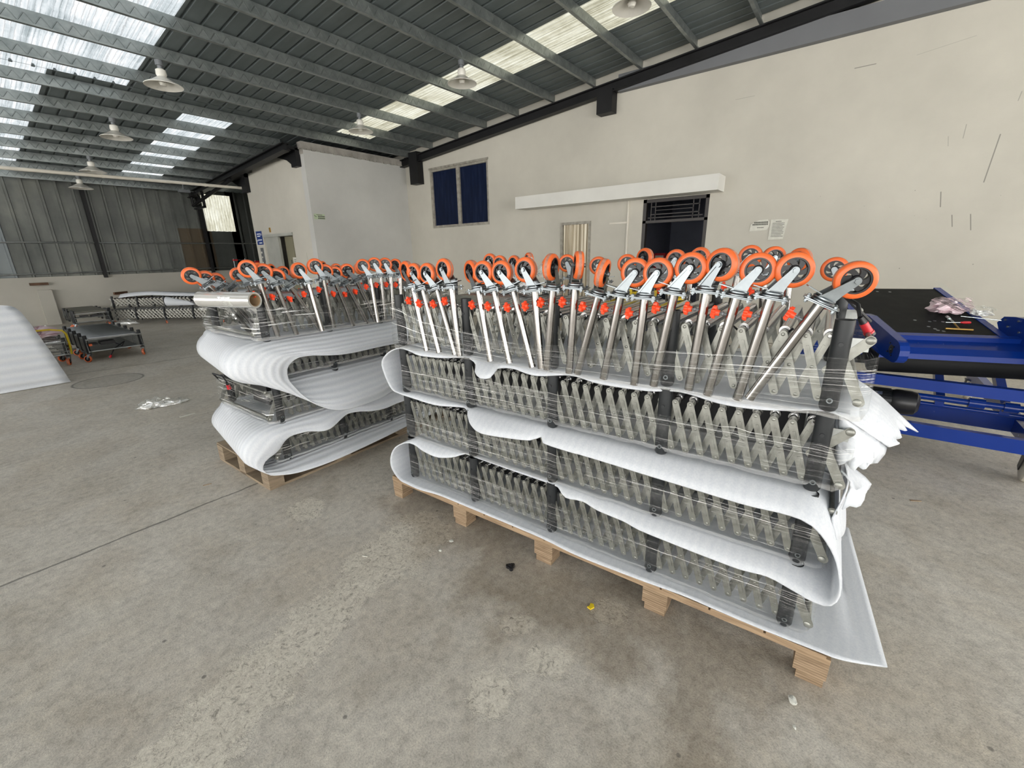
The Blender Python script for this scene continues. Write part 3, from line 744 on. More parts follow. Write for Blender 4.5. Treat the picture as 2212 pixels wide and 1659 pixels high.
LP = [(2.46, 7.793, 'white pendant lamp hanging at the left below the largest lit roof panel'),
      (2.42, 10.418, 'second pendant lamp of the left row, with its black cable loop'),
      (2.49, 13.043, 'third pendant lamp of the left row, further back'),
      (2.53, 14.793, 'small pendant lamp nearest the corrugated end wall'),
      (5.52, 5.168, 'pendant lamp hanging in front of the middle of the cream lit roof strip'),
      (5.49, 7.793, 'pendant lamp at the far end of the cream lit roof strip'),
      (5.62, 2.543, 'pendant lamp cut off at the top edge of the picture')]
lp0 = lamp_proto()
for i, (x, y, lb) in enumerate(LP):
    o = lp0 if i == 0 else copy_tree(lp0)
    o.location = (x, y, rz_(y)-.062); o.rotation_euler = (0, 0, .4*i); o.scale = (1.13, 1.13, 1.13)
    tag(o, lb, 'lamp', 'pendant lamps under the roof')
# ================================================================== FLEXIBLE ROLLER CONVEYORS, PALLETS, FOAM
def frame(origin, ang):   # local u = x, local v = y
    return Matrix.Translation(origin) @ Matrix.Rotation(ang, 4, 'Z')
MA = frame((1.541, 2.0, 0), math.atan2(-.9993, .0375))
MBk = frame((1.0143, 2.914, 0), R(1.28))

_bars = {}
def bar_mesh(du, h, mat):
    key = (round(du, 4), round(h, 3), mat)
    if key in _bars: return _bars[key]
    L = math.hypot(du, h); ang = math.atan2(du, -h)   # direction from top pivot to bottom pivot
    q = MB(); w = .0122; poly = []
    for i in range(7): t = math.pi*i/6; poly.append((w*math.cos(t), w*math.sin(t)))
    for i in range(7): t = math.pi+math.pi*i/6; poly.append((w*math.cos(t), -L+w*math.sin(t)))
    # local: x across, y along, z = thickness (out of the lattice is -v)
    F = Matrix(((1, 0, 0, 0), (0, 0, 1, 0), (0, 1, 0, 0), (0, 0, 0, 1)))
    q.prism(poly, -.0016, .0016, F)
    # pressed rib between the pivots
    for a, b in ((-.030, -L/2+.022), (-L/2-.022, -L+.030)):
        if a > b+.01:
            q.prism([(-.0038, a), (.0038, a), (.0038, b), (-.0038, b)], -.0042, -.0016, F)
    for y in (0, -L/2, -L):
        q.lathe([(0, .0052), (.0035, .0052), (.0055, .004), (.0058, .0016)], 10, (0, 0, y), 'Y')
    me = q.mesh('scissor_bar', mat, True, 35)
    rot = Matrix.Rotation(-math.atan2(du, h), 4, 'Y')   # tilt in u-z plane
    me.transform(rot); _bars[key] = me; return me

_m = {}
def shared(key, fn):
    if key not in _m: _m[key] = fn()
    return _m[key]
def roller_mesh(W, mat):
    def f():
        q = MB(); q.tube((0, .045, 0), (0, W-.045, 0), .0165, 14); q.tube((0, .004, 0), (0, W-.004, 0), .005, 8)
        q.tube((0, .040, 0), (0, .0455, 0), .011, 12); q.tube((0, W-.0455, 0), (0, W-.040, 0), .011, 12)
        return q.mesh('roller', mat, True)
    return shared(('roller', W, mat), f)
def leg_mesh(h):
    def f():
        q = MB(); r = .0255; pr = [(0, -.004), (.012, -.003), (.021, .002), (r, .012), (r, h), (r-.003, h), (r-.003, h-.03)]
        q.lathe(pr, 20)
        q.lathe([(0, .003), (.0065, .003), (.007, 0)], 10, (0, -r+.0005, h*.75), 'Y')
        return q.mesh('leg', 'black_steel', True)
    return shared(('leg', h), f)
def ring_mesh():
    def f():
        q = MB(); q.lathe([(.0085, 0), (.0085, .003), (.0055, .003), (.0055, 0)], 14, (0, 0, 0), 'Y', closed=True); return q.mesh('rivet_ring', 'zinc_bright', True)
    return shared('ring', f)
def conveyor(M, z0, L=2.0, W=.76, H=.28, legs=(0, .5, 1.0, 1.5, 2.0), n=35, k=1, u0=.03, ua=None, ub=None, label='', top=False, mat='zinc_flat', singles=True, plugs=(), ends=(True, True), group=None):
    t = empty('roller_conveyor', M=M @ Matrix.Translation((0, 0, z0)))
    tag(t, label, 'roller conveyor', group)
    ua = u0 if ua is None else ua; ub = L-u0 if ub is None else ub; s = (ub-ua)/n; du = s*k; zt = .228 if H < .3 else H*.8; zb = .037; h = zt-zb
    if not top: zt -= .006; h = zt-zb
    bo = bar_mesh(du, h, mat); bi = bar_mesh(-du, h, mat)
    back = MB()
    def addback(me, x, y, z):
        o = len(back.v); back.v += [(v.co.x+x, v.co.y+y, v.co.z+z) for v in me.vertices]; fs = [tuple(a+o for a in p.vertices) for p in me.polygons]
        back.f += fs; back.mi += [0]*len(fs)
    for i in range(n+1):
        u = ua+s*i
        for me, dv, ok in ((bo, -.004, u+du < ub+.03), (bi, .026, u-du > ua-.03)):
            if not ok: continue
            if singles: link('scissor_bar', me, t, (u, dv, zt))
            else: addback(me, u, dv, zt)
            addback(me, u, W+.008-dv, zt)
    tag(build(back, 'scissor_bar', mat, t), kind='stuff')
    rm = roller_mesh(W, 'roller_steel')
    for i in range(n+1):
        link('roller', rm, t, (ua+s*i, 0, zt+.004))
    for u in legs:
        for v in (0, W):
            lg = link('leg', leg_mesh(H), t, (u, v, 0))
            if v == 0: link('rivet_ring', ring_mesh(), lg, (0, -.0255, .037))
    # end frames: bent plates reaching past the last leg, cross rods between the two sides
    for e, ok in ((-1, ends[0]), (1, ends[1])):
        if not ok: continue
        ue = (legs[0]-.068) if e < 0 else (legs[-1]+.068); ul = legs[0] if e < 0 else legs[-1]
        q = MB()
        for v in (-.002, W+.002):
            F = Matrix.Translation((0, v, 0)) @ Matrix(((1, 0, 0, 0), (0, 0, 1, 0), (0, 1, 0, 0), (0, 0, 0, 1)))
            def bar(a, b, w=.0140):
                a = Vector(a); b = Vector(b); d = (b-a); l = d.length; an = math.atan2(d.y, d.x); pl = []
                for i in range(7): tt = math.pi/2+math.pi*i/6; pl.append((w*math.cos(tt), w*math.sin(tt)))
                for i in range(7): tt = -math.pi/2+math.pi*i/6; pl.append((l+w*math.cos(tt), w*math.sin(tt)))
                pl = [(a.x+x*math.cos(an)-y*math.sin(an), a.y+x*math.sin(an)+y*math.cos(an)) for x, y in pl]
                q.prism(pl, -.002, .002, F)
            bar((ue, zt), (ul-e*.02, zb+.09)); bar((ue+e*.005, zb), (ul+e*.012, zt-.06)); 
        q.tube((ue, 0, zt), (ue, W, zt), .007, 10); q.tube((ue, .03, zb), (ue, W-.03, zb), .012, 12); q.tube((ue+e*.004, 0, zb), (ue+e*.004, W, zb), .006, 8)
        for v in (-.004, W+.004):
            for z in (zt, zb): q.lathe([(0, .007), (.007, .007), (.0115, .004), (.012, 0), (.012, -.003)], 12, (ue, v, z), 'Y')
        build(q, 'end_frame', mat, t)
        for v in (.001, W-.001):
            q = MB(); q.bx(min(ul, ue), max(ul, ue), v-.002, v+.002, zt-.035, zt+.004); build(q, 'end_plate', 'zinc', t, False)
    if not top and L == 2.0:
        q = MB(); q.bx(legs[0]+.05, legs[-1]-.05, .26, .50, .05, .19); build(q, 'dark_filler', 'black_plastic', t, False)  # black filler box added inside to darken the gaps between the bars
    for (pu, pv, pz, ang) in plugs:
        q = MB(); D = Vector((math.cos(ang), .3, math.sin(ang))).normalized(); c = Vector((pu, pv, pz))
        q.tube(c, c+D*.034, .012, 14, r1=.013); q.tube(c+D*.034, c+D*.039, .015, 14)
        p = build(q, 'power_plug', 'red_plastic', t)
        q = MB(); q.tube(c-D*.022, c, .008, 12, r1=.011); q.tube(c+D*.039, c+D*.047, .015, 14); q.path([c-D*.022, c-D*.04+Vector((0, .05, .02)), c-D*.05+Vector((-.03, .12, .03)), c+Vector((.03, .2, -.02))], .006, 8)
        build(q, 'plug_cable', 'black_plastic', p)
    if top:
        for uc in (.35, 1.22, 1.66, 1.84):
            if uc > L: continue
            q = MB(); q.path([(uc, .05, zt-.02), (uc+.03, .045, zt+.012), (uc+.055, .05, zt-.01), (uc+.05, .07, zt-.06), (uc+.01, .09, zt-.08)], .0045, 7)
            build(q, 'cable', 'black_plastic', t)
    return t
ZT = (.162, .442, .726, 1.009)
tA = ['lowest', 'second from bottom', 'third from bottom', 'topmost']
for i, z in enumerate(ZT):
    conveyor(MA, z, top=(i == 3), H=.285 if i == 3 else .272, n=32 if i == 3 else 36,
             label=f'{tA[i]} collapsed roller conveyor in the large near stack at the right',
             plugs=((2.05, .12, .262, -1.0),) if i == 3 else (((2.075, .06, .185, -1.4),) if i == 2 else ()),
             ends=(False, True), group='conveyors in the near stack')
for i, z in enumerate(ZT):
    conveyor(MBk, z, L=2.0, H=.285 if i == 3 else .272, n=30 if i == 3 else 32, ua=.19, ub=1.9, top=(i == 3), legs=(.165, .60, 1.04, 1.48, 1.92), 
             label=f'{tA[i]} collapsed roller conveyor in the smaller stack behind at the left',
             plugs=((.085, .56, .19, -1.3),) if i == 1 else (((.07, .5, .2, .1),) if i == 3 else ()), ends=(True, False), group='conveyors in the far stack')

# ------------------------------------------------------------------ pallets
def pallet(M, L, W, us, label, mat_block, mat_board, deck, off=0, singles=True):
    t = empty('pallet', M=M); tag(t, label, 'pallet', 'wooden pallets')
    for (u0, u1) in us:
        for j, v0 in enumerate((0, W/2-.05, W-.1)):
            q = MB(); q.bx(u0, u1, v0, v0+.1, .0 if off else .018, .112 if not off else .105)
            if off: q = MB(); q.bx(u0, u1, v0+.0, v0+.09, .034, .112); q.bx(u0+.012 if u0 > 0 else u0+.004, u1-.006, v0, v0+.088, .0, .034)
            build(q, 'block', mat_block, t, False)
    for v0 in (0, W/2-.05, W-.1):
        q = MB(); q.bx(us[0][0], us[-1][1], v0-.003, v0+.1, .112, .132); build(q, 'stringer_board', mat_board, t, False)
        if not off: q = MB(); q.bx(us[0][0], us[-1][1], v0, v0+.1, 0, .018); build(q, 'bottom_board', mat_board, t, False)
    if not off:
        for (u0, u1) in (us[0], us[-1]):
            q = MB(); q.bx(u0, u1, .1, W-.1, 0, .018); build(q, 'bottom_board', mat_board, t, False)
    nb = deck; w = (L)/nb
    for i in range(nb):
        q = MB(); q.bx(us[0][0]+i*w+.004, us[0][0]+(i+1)*w-(.004 if off else .05), -.004, W+.004, .132, .1435); build(q, 'deck_board', mat_board, t, False)
    return t
pallet(MA @ Matrix.Translation((0, -.055, 0)), 2.30, .84, [(-.16, -.075), (.37, .47), (.93, 1.035), (1.49, 1.595), (2.05, 2.15)],
       'long wooden pallet on stacked plywood blocks under the large near stack', 'plywood', 'pine', 12, off=1)
pallet(MBk @ Matrix.Translation((0, -.03, 0)), 2.3, .82, [(0, .1), (.50, .62), (1.09, 1.2), (1.65, 1.75), (2.2, 2.3)],
       'wooden pallet with board ends showing under the smaller stack behind', 'pine_grey', 'pine_grey', 14)

# ------------------------------------------------------------------ foam sheets (traced front edges in stack coordinates u, v, z)
def foam(M, edge, name, label, mat='foam_sheet', vmid=.02, vback=.86, flat=None, t=.006, group=None, back_fn=None):
    """edge: list of (u, v, z, zbody); body rows carry (u, zbody)"""
    E = resample([tuple(e) if len(e) > 4 else (*e, e[0]) for e in edge], .03); rows = []
    rows.append([(e[0], e[1], e[2]) for e in E])
    rows.append([(e[0]*.62+e[4]*.38, e[1]*.74, e[2]*.62+e[3]*.38) for e in E])
    rows.append([(e[0]*.2+e[4]*.8, max(e[1]*.46, -.045), e[2]*.12+e[3]*.88) for e in E])
    for v in (vmid, .15, .3, .45, .6, .75, vback):
        rows.append([(e[4]+(back_fn(e, v) if back_fn else 0), v, e[3]) for e in E])
    me = grid_mesh(name, rows, mat)
    o = link(name, me); o.matrix_world = M
    so = o.modifiers.new('thick', 'SOLIDIFY'); so.thickness = t; so.offset = 0
    tag(o, label, 'foam sheet', group); return o
z0, z1, z2, z3 = .155, .436, .722, 1.003
# near stack: base sheet, left loop, layer 1, right loop, layer 2, left loop, layer 3
EA = [(2.30, .0, 0.149, .15), (2.18, -.055, 0.154, z0), (2.10, -.062, 0.154, z0), (1.92, -.068, 0.154, z0), (1.78, -.066, 0.154, z0), (1.657, -.063, 0.154, z0), (1.476, -.074, 0.152, z0), (1.19, -.084, 0.151, z0),
      (.95, -.07, 0.153, z0), (.45, -.068, 0.153, z0), (.27, -.07, 0.153, z0), (.12, -.088, 0.151, z0), (.0, -.085, 0.151, z0), (-.06, -.075, .147, .150), (-.115, -.065, .165, .165), (-.158, -.06, .215, .215), (-.145, -.06, .29, .29), (-.09, -.06, .362, .362), (.0, -.055, .412, .418),
      (.06, -.044, .413, z1), (.173, -.065, .403, z1), (.29, -.069, .401, z1), (.389, -.036, .417, z1), (.44, .0, .437, z1), (.5, -.003, .434, z1), (.726, -.007, .431, z1), (1.01, -.011, .429, z1), (1.04, -.016, .428, z1),
      (1.10, -.05, .410, z1), (1.183, -.042, .414, z1), (1.267, -.059, .406, z1), (1.387, -.066, .402, z1), (1.461, -.079, .396, z1), (1.606, -.086, .392, z1), (1.695, -.089, .390, z1), (1.835, -.092, .389, z1), (1.925, -.085, .394, z1),
      (1.998, -.10, .388, .434), (2.066, -.118, .384, .420), (2.107, -.122, .398, .402), (2.122, -.12, .443, .45), (2.115, -.12, .498, .51), (2.098, -.12, .556, .57), (2.076, -.12, .598, .63), (2.046, -.12, .636, .68), (2.018, -.119, .658, .71),
      (1.985, -.112, .666, z2), (1.927, -.108, .666, z2), (1.824, -.113, .663, z2), (1.629, -.109, .666, z2), (1.451, -.103, .668, z2), (1.228, -.096, .672, z2), (1.118, -.095, .672, z2), (1.0, -.088, .677, z2), (.975, -.06, .690, z2), (.931, -.092, .674, z2),
      (.81, -.112, .664, z2), (.661, -.124, .658, z2), (.576, -.096, .672, z2), (.516, -.05, .695, z2), (.462, -.01, .715, z2), (.268, -.036, .702, z2), (.072, -.029, .705, z2), (-.02, -.045, .722, .726), (-.083, -.05, .742, .742), (-.137, -.05, .828, .828), (-.147, -.05, .901, .901),
      (-.073, -.05, .966, .966), (.022, -.048, 1.0, z3), (.099, -.048, .995, z3), (.181, -.047, .977, z3), (.342, -.037, .981, z3), (.461, -.013, .993, z3), (.526, -.018, .991, z3), (.585, -.046, .977, z3), (.615, -.09, .955, z3), (.67, -.12, .940, z3), (.725, -.108, .947, z3), (.722, -.05, .976, z3),
      (.795, -.031, .984, z3), (.935, -.049, .975, z3), (1.095, -.017, .991, z3), (1.242, -.036, .982, z3), (1.435, -.032, .984, z3), (1.554, -.013, .994, z3), (1.699, -.035, .982, z3), (1.808, -.034, .983, z3), (1.907, -.016, .992, z3), (1.998, .01, 1.003, z3), (2.06, .02, .998, .996)]
foam(MA, EA, 'foam_sheet', 'white foam sheet folded back and forth between the layers of the large near stack', back_fn=lambda e, v: -.10*v if e[0] > 2.2 else 0)
# far stack
EB = [(2.3, -.05, .14, z0, 2.3), (1.9, -.08, .13, z0, 1.9), (1.3, -.115, .12, z0, 1.3), (.9, -.15, .11, z0, .9), (.55, -.17, .103, z0, .5), (.35, -.172, .102, z0, .25), (.20, -.158, .106, z0, .12), (.12, -.142, .112, .154, .06), (.06, -.115, .12, .165, 0.), (.0, -.085, .135, .19, -.06), (-.03, -.06, .18, .235, -.10), (-.01, -.07, .235, .29, -.115),
      (.045, -.075, .262, .34, -.10), (.085, -.08, .287, .385, -.06), (.125, -.085, .331, .415, -.01), (.165, -.09, .352, .430, .05), (.215, -.09, .354, z1, .12), (.29, -.10, .348, z1, .22), (.345, -.115, .332, z1, .32), (.40, -.13, .325, z1, .40), (.46, -.125, .334, z1, .46), (.545, -.095, .357, z1, .545), (.612, -.08, .372, z1, .612), (.70, -.09, .365, z1, .70),
      (.80, -.12, .345, z1, .8), (.92, -.13, .335, z1, .92), (1.03, -.125, .34, z1, 1.03), (1.2, -.12, .34, z1, 1.2), (1.6, -.1, .35, z1, 1.6), (2.0, -.08, .37, z1, 2.0)]
foam(MBk, EB, 'foam_sheet', 'white foam sheet looped round the lowest conveyor of the smaller stack behind', mat='foam_fine', back_fn=lambda e, v: .13*max(0, v)/.8*max(0, min(1, (.16-e[4])/.2)))
EB2 = [(1.95, -.10, .50, z2, 1.95), (1.6, -.13, .49, z2, 1.6), (1.25, -.15, .475, z2, 1.25), (1.01, -.16, .472, z2, 1.0), (.83, -.19, .455, z2, .8), (.62, -.21, .452, z2, .55), (.50, -.22, .468, z2, .38), (.41, -.215, .498, z2, .25), (.33, -.19, .55, .727, .14), (.265, -.165, .625, .735, .05), (.22, -.15, .70, .765, -.03), (.195, -.14, .757, .81, -.085), (.198, -.14, .822, .865, -.10),
       (.228, -.145, .858, .92, -.085), (.28, -.15, .882, .965, -.04), (.37, -.15, .878, .992, .03), (.47, -.17, .862, z3, .20), (.63, -.175, .845, z3, .5), (.9, -.17, .845, z3, .85), (1.13, -.17, .845, z3, 1.1), (1.5, -.13, .88, z3, 1.5), (1.95, -.08, .95, z3, 1.95)]
foam(MBk, EB2, 'foam_sheet', 'wide white foam sheet bulging round the third layer of the smaller stack behind', mat='foam_fine', back_fn=lambda e, v: .13*max(0, v)/.8*max(0, min(1, (.16-e[4])/.2)))

# ragged foam at the right-hand end of the near stack
def patch(name, label, rows, M, thick=.005, step=.02, group=None):
    rr = [resample(r, step) for r in rows]; m = max(len(r) for r in rr); out = []
    for r in rows:
        a = np.array(resample(r, .004)); idx = np.linspace(0, len(a)-1, m).astype(int); out.append([tuple(a[i]) for i in idx])
    cols = [resample([o[j] for o in out], step) for j in range(m)]; kk = max(len(c) for c in cols); rows2 = []
    for i in range(kk):
        rows2.append([tuple(c[min(len(c)-1, int(round(i*(len(c)-1)/max(1, kk-1))))]) for c in cols])
    o = link(name, grid_mesh(name, rows2, 'foam_sheet')); o.matrix_world = M
    so = o.modifiers.new('thick', 'SOLIDIFY'); so.thickness = thick; so.offset = 0
    tag(o, label, 'foam sheet', group); return o
def backA(e, v): return -.10*v if e[0] > 2.2 else 0
fl1 = [[(2.0, -.005, 1.006), (2.02, .2, 1.006), (2.03, .4, 1.004), (2.03, .55, 1.002)],
       [(2.046, .0, .992), (2.06, .2, 1.02), (2.075, .4, 1.012), (2.085, .52, .996)],
       [(2.11, .07, .935), (2.14, .22, .975), (2.15, .38, .970), (2.165, .52, .945)],
       [(2.165, .13, .885), (2.20, .22, .900), (2.215, .36, .905), (2.24, .50, .882)],
       [(2.186, .15, .868), (2.215, .19, .872), (2.205, .25, .862), (2.232, .30, .858), (2.222, .36, .866), (2.26, .42, .846), (2.252, .46, .852), (2.305, .50, .823)]]
patch('foam_sheet', 'upper fold of the ragged foam flap sticking out right of the near stack', fl1, MA)
fl2 = [[(2.03, .02, 1.0), (2.045, .01, .990), (2.11, .075, .932), (2.182, .155, .866)],
       [(2.04, .04, .94), (2.075, .03, .925), (2.125, .06, .885), (2.178, .14, .845)],
       [(2.045, .05, .88), (2.085, .03, .865), (2.13, .07, .832), (2.165, .13, .815)],
       [(2.048, .06, .835), (2.062, .02, .822), (2.078, .05, .826), (2.098, .02, .812), (2.112, .055, .822), (2.128, .05, .812), (2.14, .11, .822), (2.158, .12, .825)]]
patch('foam_sheet', 'lower pleated fold of the ragged foam flap hanging beside the near stack', fl2, MA)
fl3 = [[(2.03, .10, .93), (2.035, .25, .93), (2.03, .45, .92), (2.02, .7, .92)],
       [(2.07, .07, .84), (2.075, .2, .84), (2.07, .4, .84), (2.06, .7, .84)],
       [(2.095, .04, .76), (2.10, .2, .77), (2.10, .4, .77), (2.09, .7, .77)],
       [(2.085, .01, .69), (2.10, .15, .70), (2.11, .4, .70), (2.10, .7, .70)],
       [(2.07, -.03, .655), (2.10, .1, .64), (2.11, .4, .64), (2.11, .7, .64)],
       [(2.09, -.06, .60), (2.12, .1, .56), (2.125, .4, .55), (2.12, .7, .55)]]
patch('foam_sheet', 'white foam draped down the right end of the near stack beside its third layer', fl3, MA)
fl4 = [[(2.07, .05, .79), (2.08, .18, .80)], [(2.10, .04, .765), (2.118, .16, .76)], [(2.10, .03, .72), (2.135, .09, .735), (2.165, .15, .725)],
       [(2.095, .03, .665), (2.12, .05, .682), (2.135, .06, .668), (2.15, .10, .69), (2.138, .14, .67)]]
patch('foam_sheet', 'small torn scrap of foam poking out at the right end of the near stack', fl4, MA)

# ------------------------------------------------------------------ stretch film round every conveyor
def film(M, u0, u1, v0, v1, zb, ztop, label, mat='stretch_film', zback=None, seed=0, zend=None, group='film wraps', bulge=.004):
    rnd = random.Random(seed); r = .03; pts = []
    def seg(a, b):
        a = Vector(a); b = Vector(b); k = max(2, int((b-a).length/.05)); return [a+(b-a)*i/k for i in range(k)]
    per = seg((u0+r, v0), (u1-r, v0))+seg((u1-r, v0), (u1, v0+r))+seg((u1, v0+r), (u1, v1-r))+seg((u1, v1-r), (u1-r, v1))+seg((u1-r, v1), (u0+r, v1))+seg((u0+r, v1), (u0, v1-r))+seg((u0, v1-r), (u0, v0+r))+seg((u0, v0+r), (u0+r, v0))
    per.append(per[0]); rows = []; nr = 7
    us = [p[0] for p in ztop]; zs = [p[1] for p in ztop]
    jit = [rnd.uniform(-1, 1) for _ in per]; jit[-1] = jit[0]
    for k in range(nr):
        t = k/(nr-1); row = []
        for i, p in enumerate(per):
            zt = float(np.interp(p.x, us, zs)); fr = max(0, min(1, (p.y-v0)/(v1-v0)))
            z = zb+(zt-zb)*t
            c = Vector(((u0+u1)/2, (v0+v1)/2)); off = bulge*jit[i]*math.sin(t*3+i*.7)
            pinch = -.012 if k == 0 else 0
            d = Vector((0, -1)) if abs(p.y-v0) < .02 else (Vector((0, 1)) if abs(p.y-v1) < .02 else Vector((1 if p.x > c.x else -1, 0)))
            q = p+d*(off+pinch); row.append((q.x, q.y, z+(.004*jit[(i*3) % len(jit)] if k in (0, nr-1) else 0)))
        rows.append(row)
    o = link('stretch_film', grid_mesh('stretch_film', rows, mat)); o.matrix_world = M
    tag(o, label, 'stretch film', group)
    return o
film(MA, -.035, 2.095, -.068, .80, 1.003, [(0, 1.25), (.1, 1.225), (.23, 1.18), (.5, 1.15), (.81, 1.121), (1.12, 1.132), (1.41, 1.145), (1.75, 1.17), (2.1, 1.20)], 'clear stretch film wound round the topmost conveyor and caster legs of the near stack', seed=1)
film(MA, -.032, 2.085, -.030, .80, .745, [(0, .90), (2.1, .90)], 'clear stretch film round the third layer of the near stack', seed=2)
film(MA, -.032, 2.085, -.030, .80, .445, [(0, .60), (1.0, .60), (2.1, .60)], 'clear stretch film round the second layer of the near stack', seed=3)
film(MA, -.032, 2.085, -.030, .80, .165, [(0, .34), (2.1, .34)], 'clear stretch film round the lowest layer of the near stack', seed=4)
film(MBk, .082, 2.03, -.068, .80, 1.008, [(0, 1.215), (.6, 1.19), (1.3, 1.185), (2.1, 1.19)], 'crinkled stretch film round the topmost conveyor of the smaller stack behind', mat='crinkled_film', seed=5, bulge=.007)
film(MBk, .082, 2.03, -.030, .80, .745, [(0, .95), (2.1, .95)], 'crinkled stretch film round the third layer of the smaller stack behind', mat='crinkled_film', seed=6, bulge=.007)
film(MBk, .082, 2.03, -.030, .80, .445, [(0, .66), (2.1, .66)], 'crinkled stretch film round the second layer of the smaller stack behind', mat='crinkled_film', seed=7, bulge=.007)
film(MBk, .082, 2.03, -.030, .80, .165, [(0, .38), (2.1, .38)], 'crinkled stretch film round the lowest layer of the smaller stack behind', mat='crinkled_film', seed=8, bulge=.007)

# ------------------------------------------------------------------ caster legs
def me_wheel():
    q = MB(); a, w = .0525, .0155
    pr = [(.0375, -w), (.0475, -w), (.0512, -w*.72), (a, -w*.38), (a, w*.38), (.0512, w*.72), (.0475, w), (.0375, w), (.0375, -w)]
    q.lathe(pr, 36, (0, 0, 0), 'Y', mis=[0, 0, 0, 1, 0, 0, 0, 0]); return q.mesh('wheel', ['orange_tyre', 'worn_tread'], True, 50)
def me_hub():
    q = MB(); w = .0135
    q.lathe([(.033, -w), (.0378, -w), (.0378, w), (.033, w), (.031, 0)], 32, (0, 0, 0), 'Y', closed=True)
    q.lathe([(.005, -w-.002), (.0125, -w-.002), (.0155, -w*.5), (.0155, w*.5), (.0125, w+.002), (.005, w+.002)], 18, (0, 0, 0), 'Y', closed=True)
    for i in range(6):
        t0 = i*math.pi/3; vs = []
        for j in range(5):
            f = j/4; r = .013+.021*f; t = t0+.55*f; wd = .0070-.0012*math.sin(f*math.pi)+.002*f
            c = Vector((r*math.cos(t), r*math.sin(t))); d = Vector((-math.sin(t+.35), math.cos(t+.35)))*wd
            vs += [(c.x-d.x, -.007, c.y-d.y), (c.x+d.x, -.007, c.y+d.y), (c.x+d.x, .007, c.y+d.y), (c.x-d.x, .007, c.y-d.y)]
        q.add(vs, [(j*4+k, j*4+(k+1) % 4, (j+1)*4+(k+1) % 4, (j+1)*4+k) for j in range(4) for k in range(4)])
    return q.mesh('hub', 'black_plastic', True, 35)
def me_fork():
    q = MB(); F = Matrix(((1, 0, 0, 0), (0, 0, 1, 0), (0, 1, 0, 0), (0, 0, 0, 1)))
    tx, tz = .036, .078
    pl = [(-.021, .008), (.023, .008), (.029, .03)]
    for i in range(7):
        t = -.35+i*(math.pi*.85)/6; pl.append((tx+.011*math.cos(t), tz+.011*math.sin(t)))
    for y in (-.0215, .0195): q.prism(pl, y, y+.002, F)
    q.prism([(-.021, .008), (-.015, .008), (.030, .075), (.026, .082)], -.0245, -.0215, F)
    q.prism([(-.024, .006), (.026, .006), (.022, .012), (-.02, .012)], -.0215, .0215, F)
    q.lathe([(.031, .002), (.031, .006), (.026, .009), (0, .009)], 24); q.lathe([(.0, -.006), (.034, -.006), (.034, -.003), (.029, .001), (0, .001)], 24)
    q.tube((tx, -.026, tz), (tx, .026, tz), .0045, 10)
    for y in (-.0245, .0245): q.tube((tx, y-.0025, tz), (tx, y+.0025, tz), .008, 6)
    # brake lever
    q.add([(-.018, -.016, .012), (-.018, .016, .012), (-.060, -.013, .018), (-.060, .013, .018), (-.018, -.016, .015), (-.018, .016, .015), (-.060, -.013, .021), (-.060, .013, .021)],
          [(0, 1, 3, 2), (4, 6, 7, 5), (0, 2, 6, 4), (1, 5, 7, 3), (2, 3, 7, 6)])
    return q.mesh('fork', 'zinc_bright', True, 35)
def me_plate():
    q = MB(); pl = []
    for cx, cy, a0 in ((.043, .030, 0), (-.043, .030, 1), (-.043, -.030, 2), (.043, -.030, 3)):
        for i in range(4): t = (a0+i/3)*math.pi/2; pl.append((cx+.007*math.cos(t), cy+.007*math.sin(t)))
    q.prism(pl, -.0105, -.0075)
    q.prism([(x*.9, y*.85) for x, y in pl], -.0150, -.0125)
    for x in (-.038, .038):
        for y in (-.026, .026): q.tube((x, y, -.024), (x, y, .0), .0032, 8); q.tube((x, y, -.0075), (x, y, -.002), .0062, 6); q.tube((x, y, -.020), (x, y, -.015), .0062, 6)
    return q.mesh('mounting_plate', 'zinc_bright', True, 35)
def me_knob():
    q = MB(); pl = []
    for i in range(42):
        t = 2*math.pi*i/42; r = .0185+.0042*math.cos(6*t); pl.append((r*math.cos(t), r*math.sin(t)))
    F = Matrix(((0, 0, 1, 0), (1, 0, 0, 0), (0, 1, 0, 0), (0, 0, 0, 1)))   # extrude along x
    q.prism(pl, -.006, .004, F); q.prism([(x*.86, y*.86) for x, y in pl], -.009, -.006, F)
    q.lathe([(.0, .012), (.0095, .012), (.011, .004)], 14, (0, 0, 0), 'X'); q.tube((.004, 0, 0), (.016, 0, 0), .0105, 14, r1=.0095)
    return q.mesh('knob', 'knob_red', True, 30)
def me_bolt():
    q = MB(); q.tube((.014, 0, 0), (.038, 0, 0), .0042, 8); q.tube((.024, 0, 0), (.029, 0, 0), .0075, 6); return q.mesh('bolt', 'grey_metal', True, 35)
WH, HB, FK, PL, KN, BL = me_wheel(), me_hub(), me_fork(), me_plate(), me_knob(), me_bolt()
def tube_mesh(L):
    def f():
        q = MB(); q.tube((0, 0, -L), (0, 0, -.014), .0158, 16, hole=.0135); return q.mesh('tube', 'chrome', True)
    return shared(('tube', round(L, 2)), f)
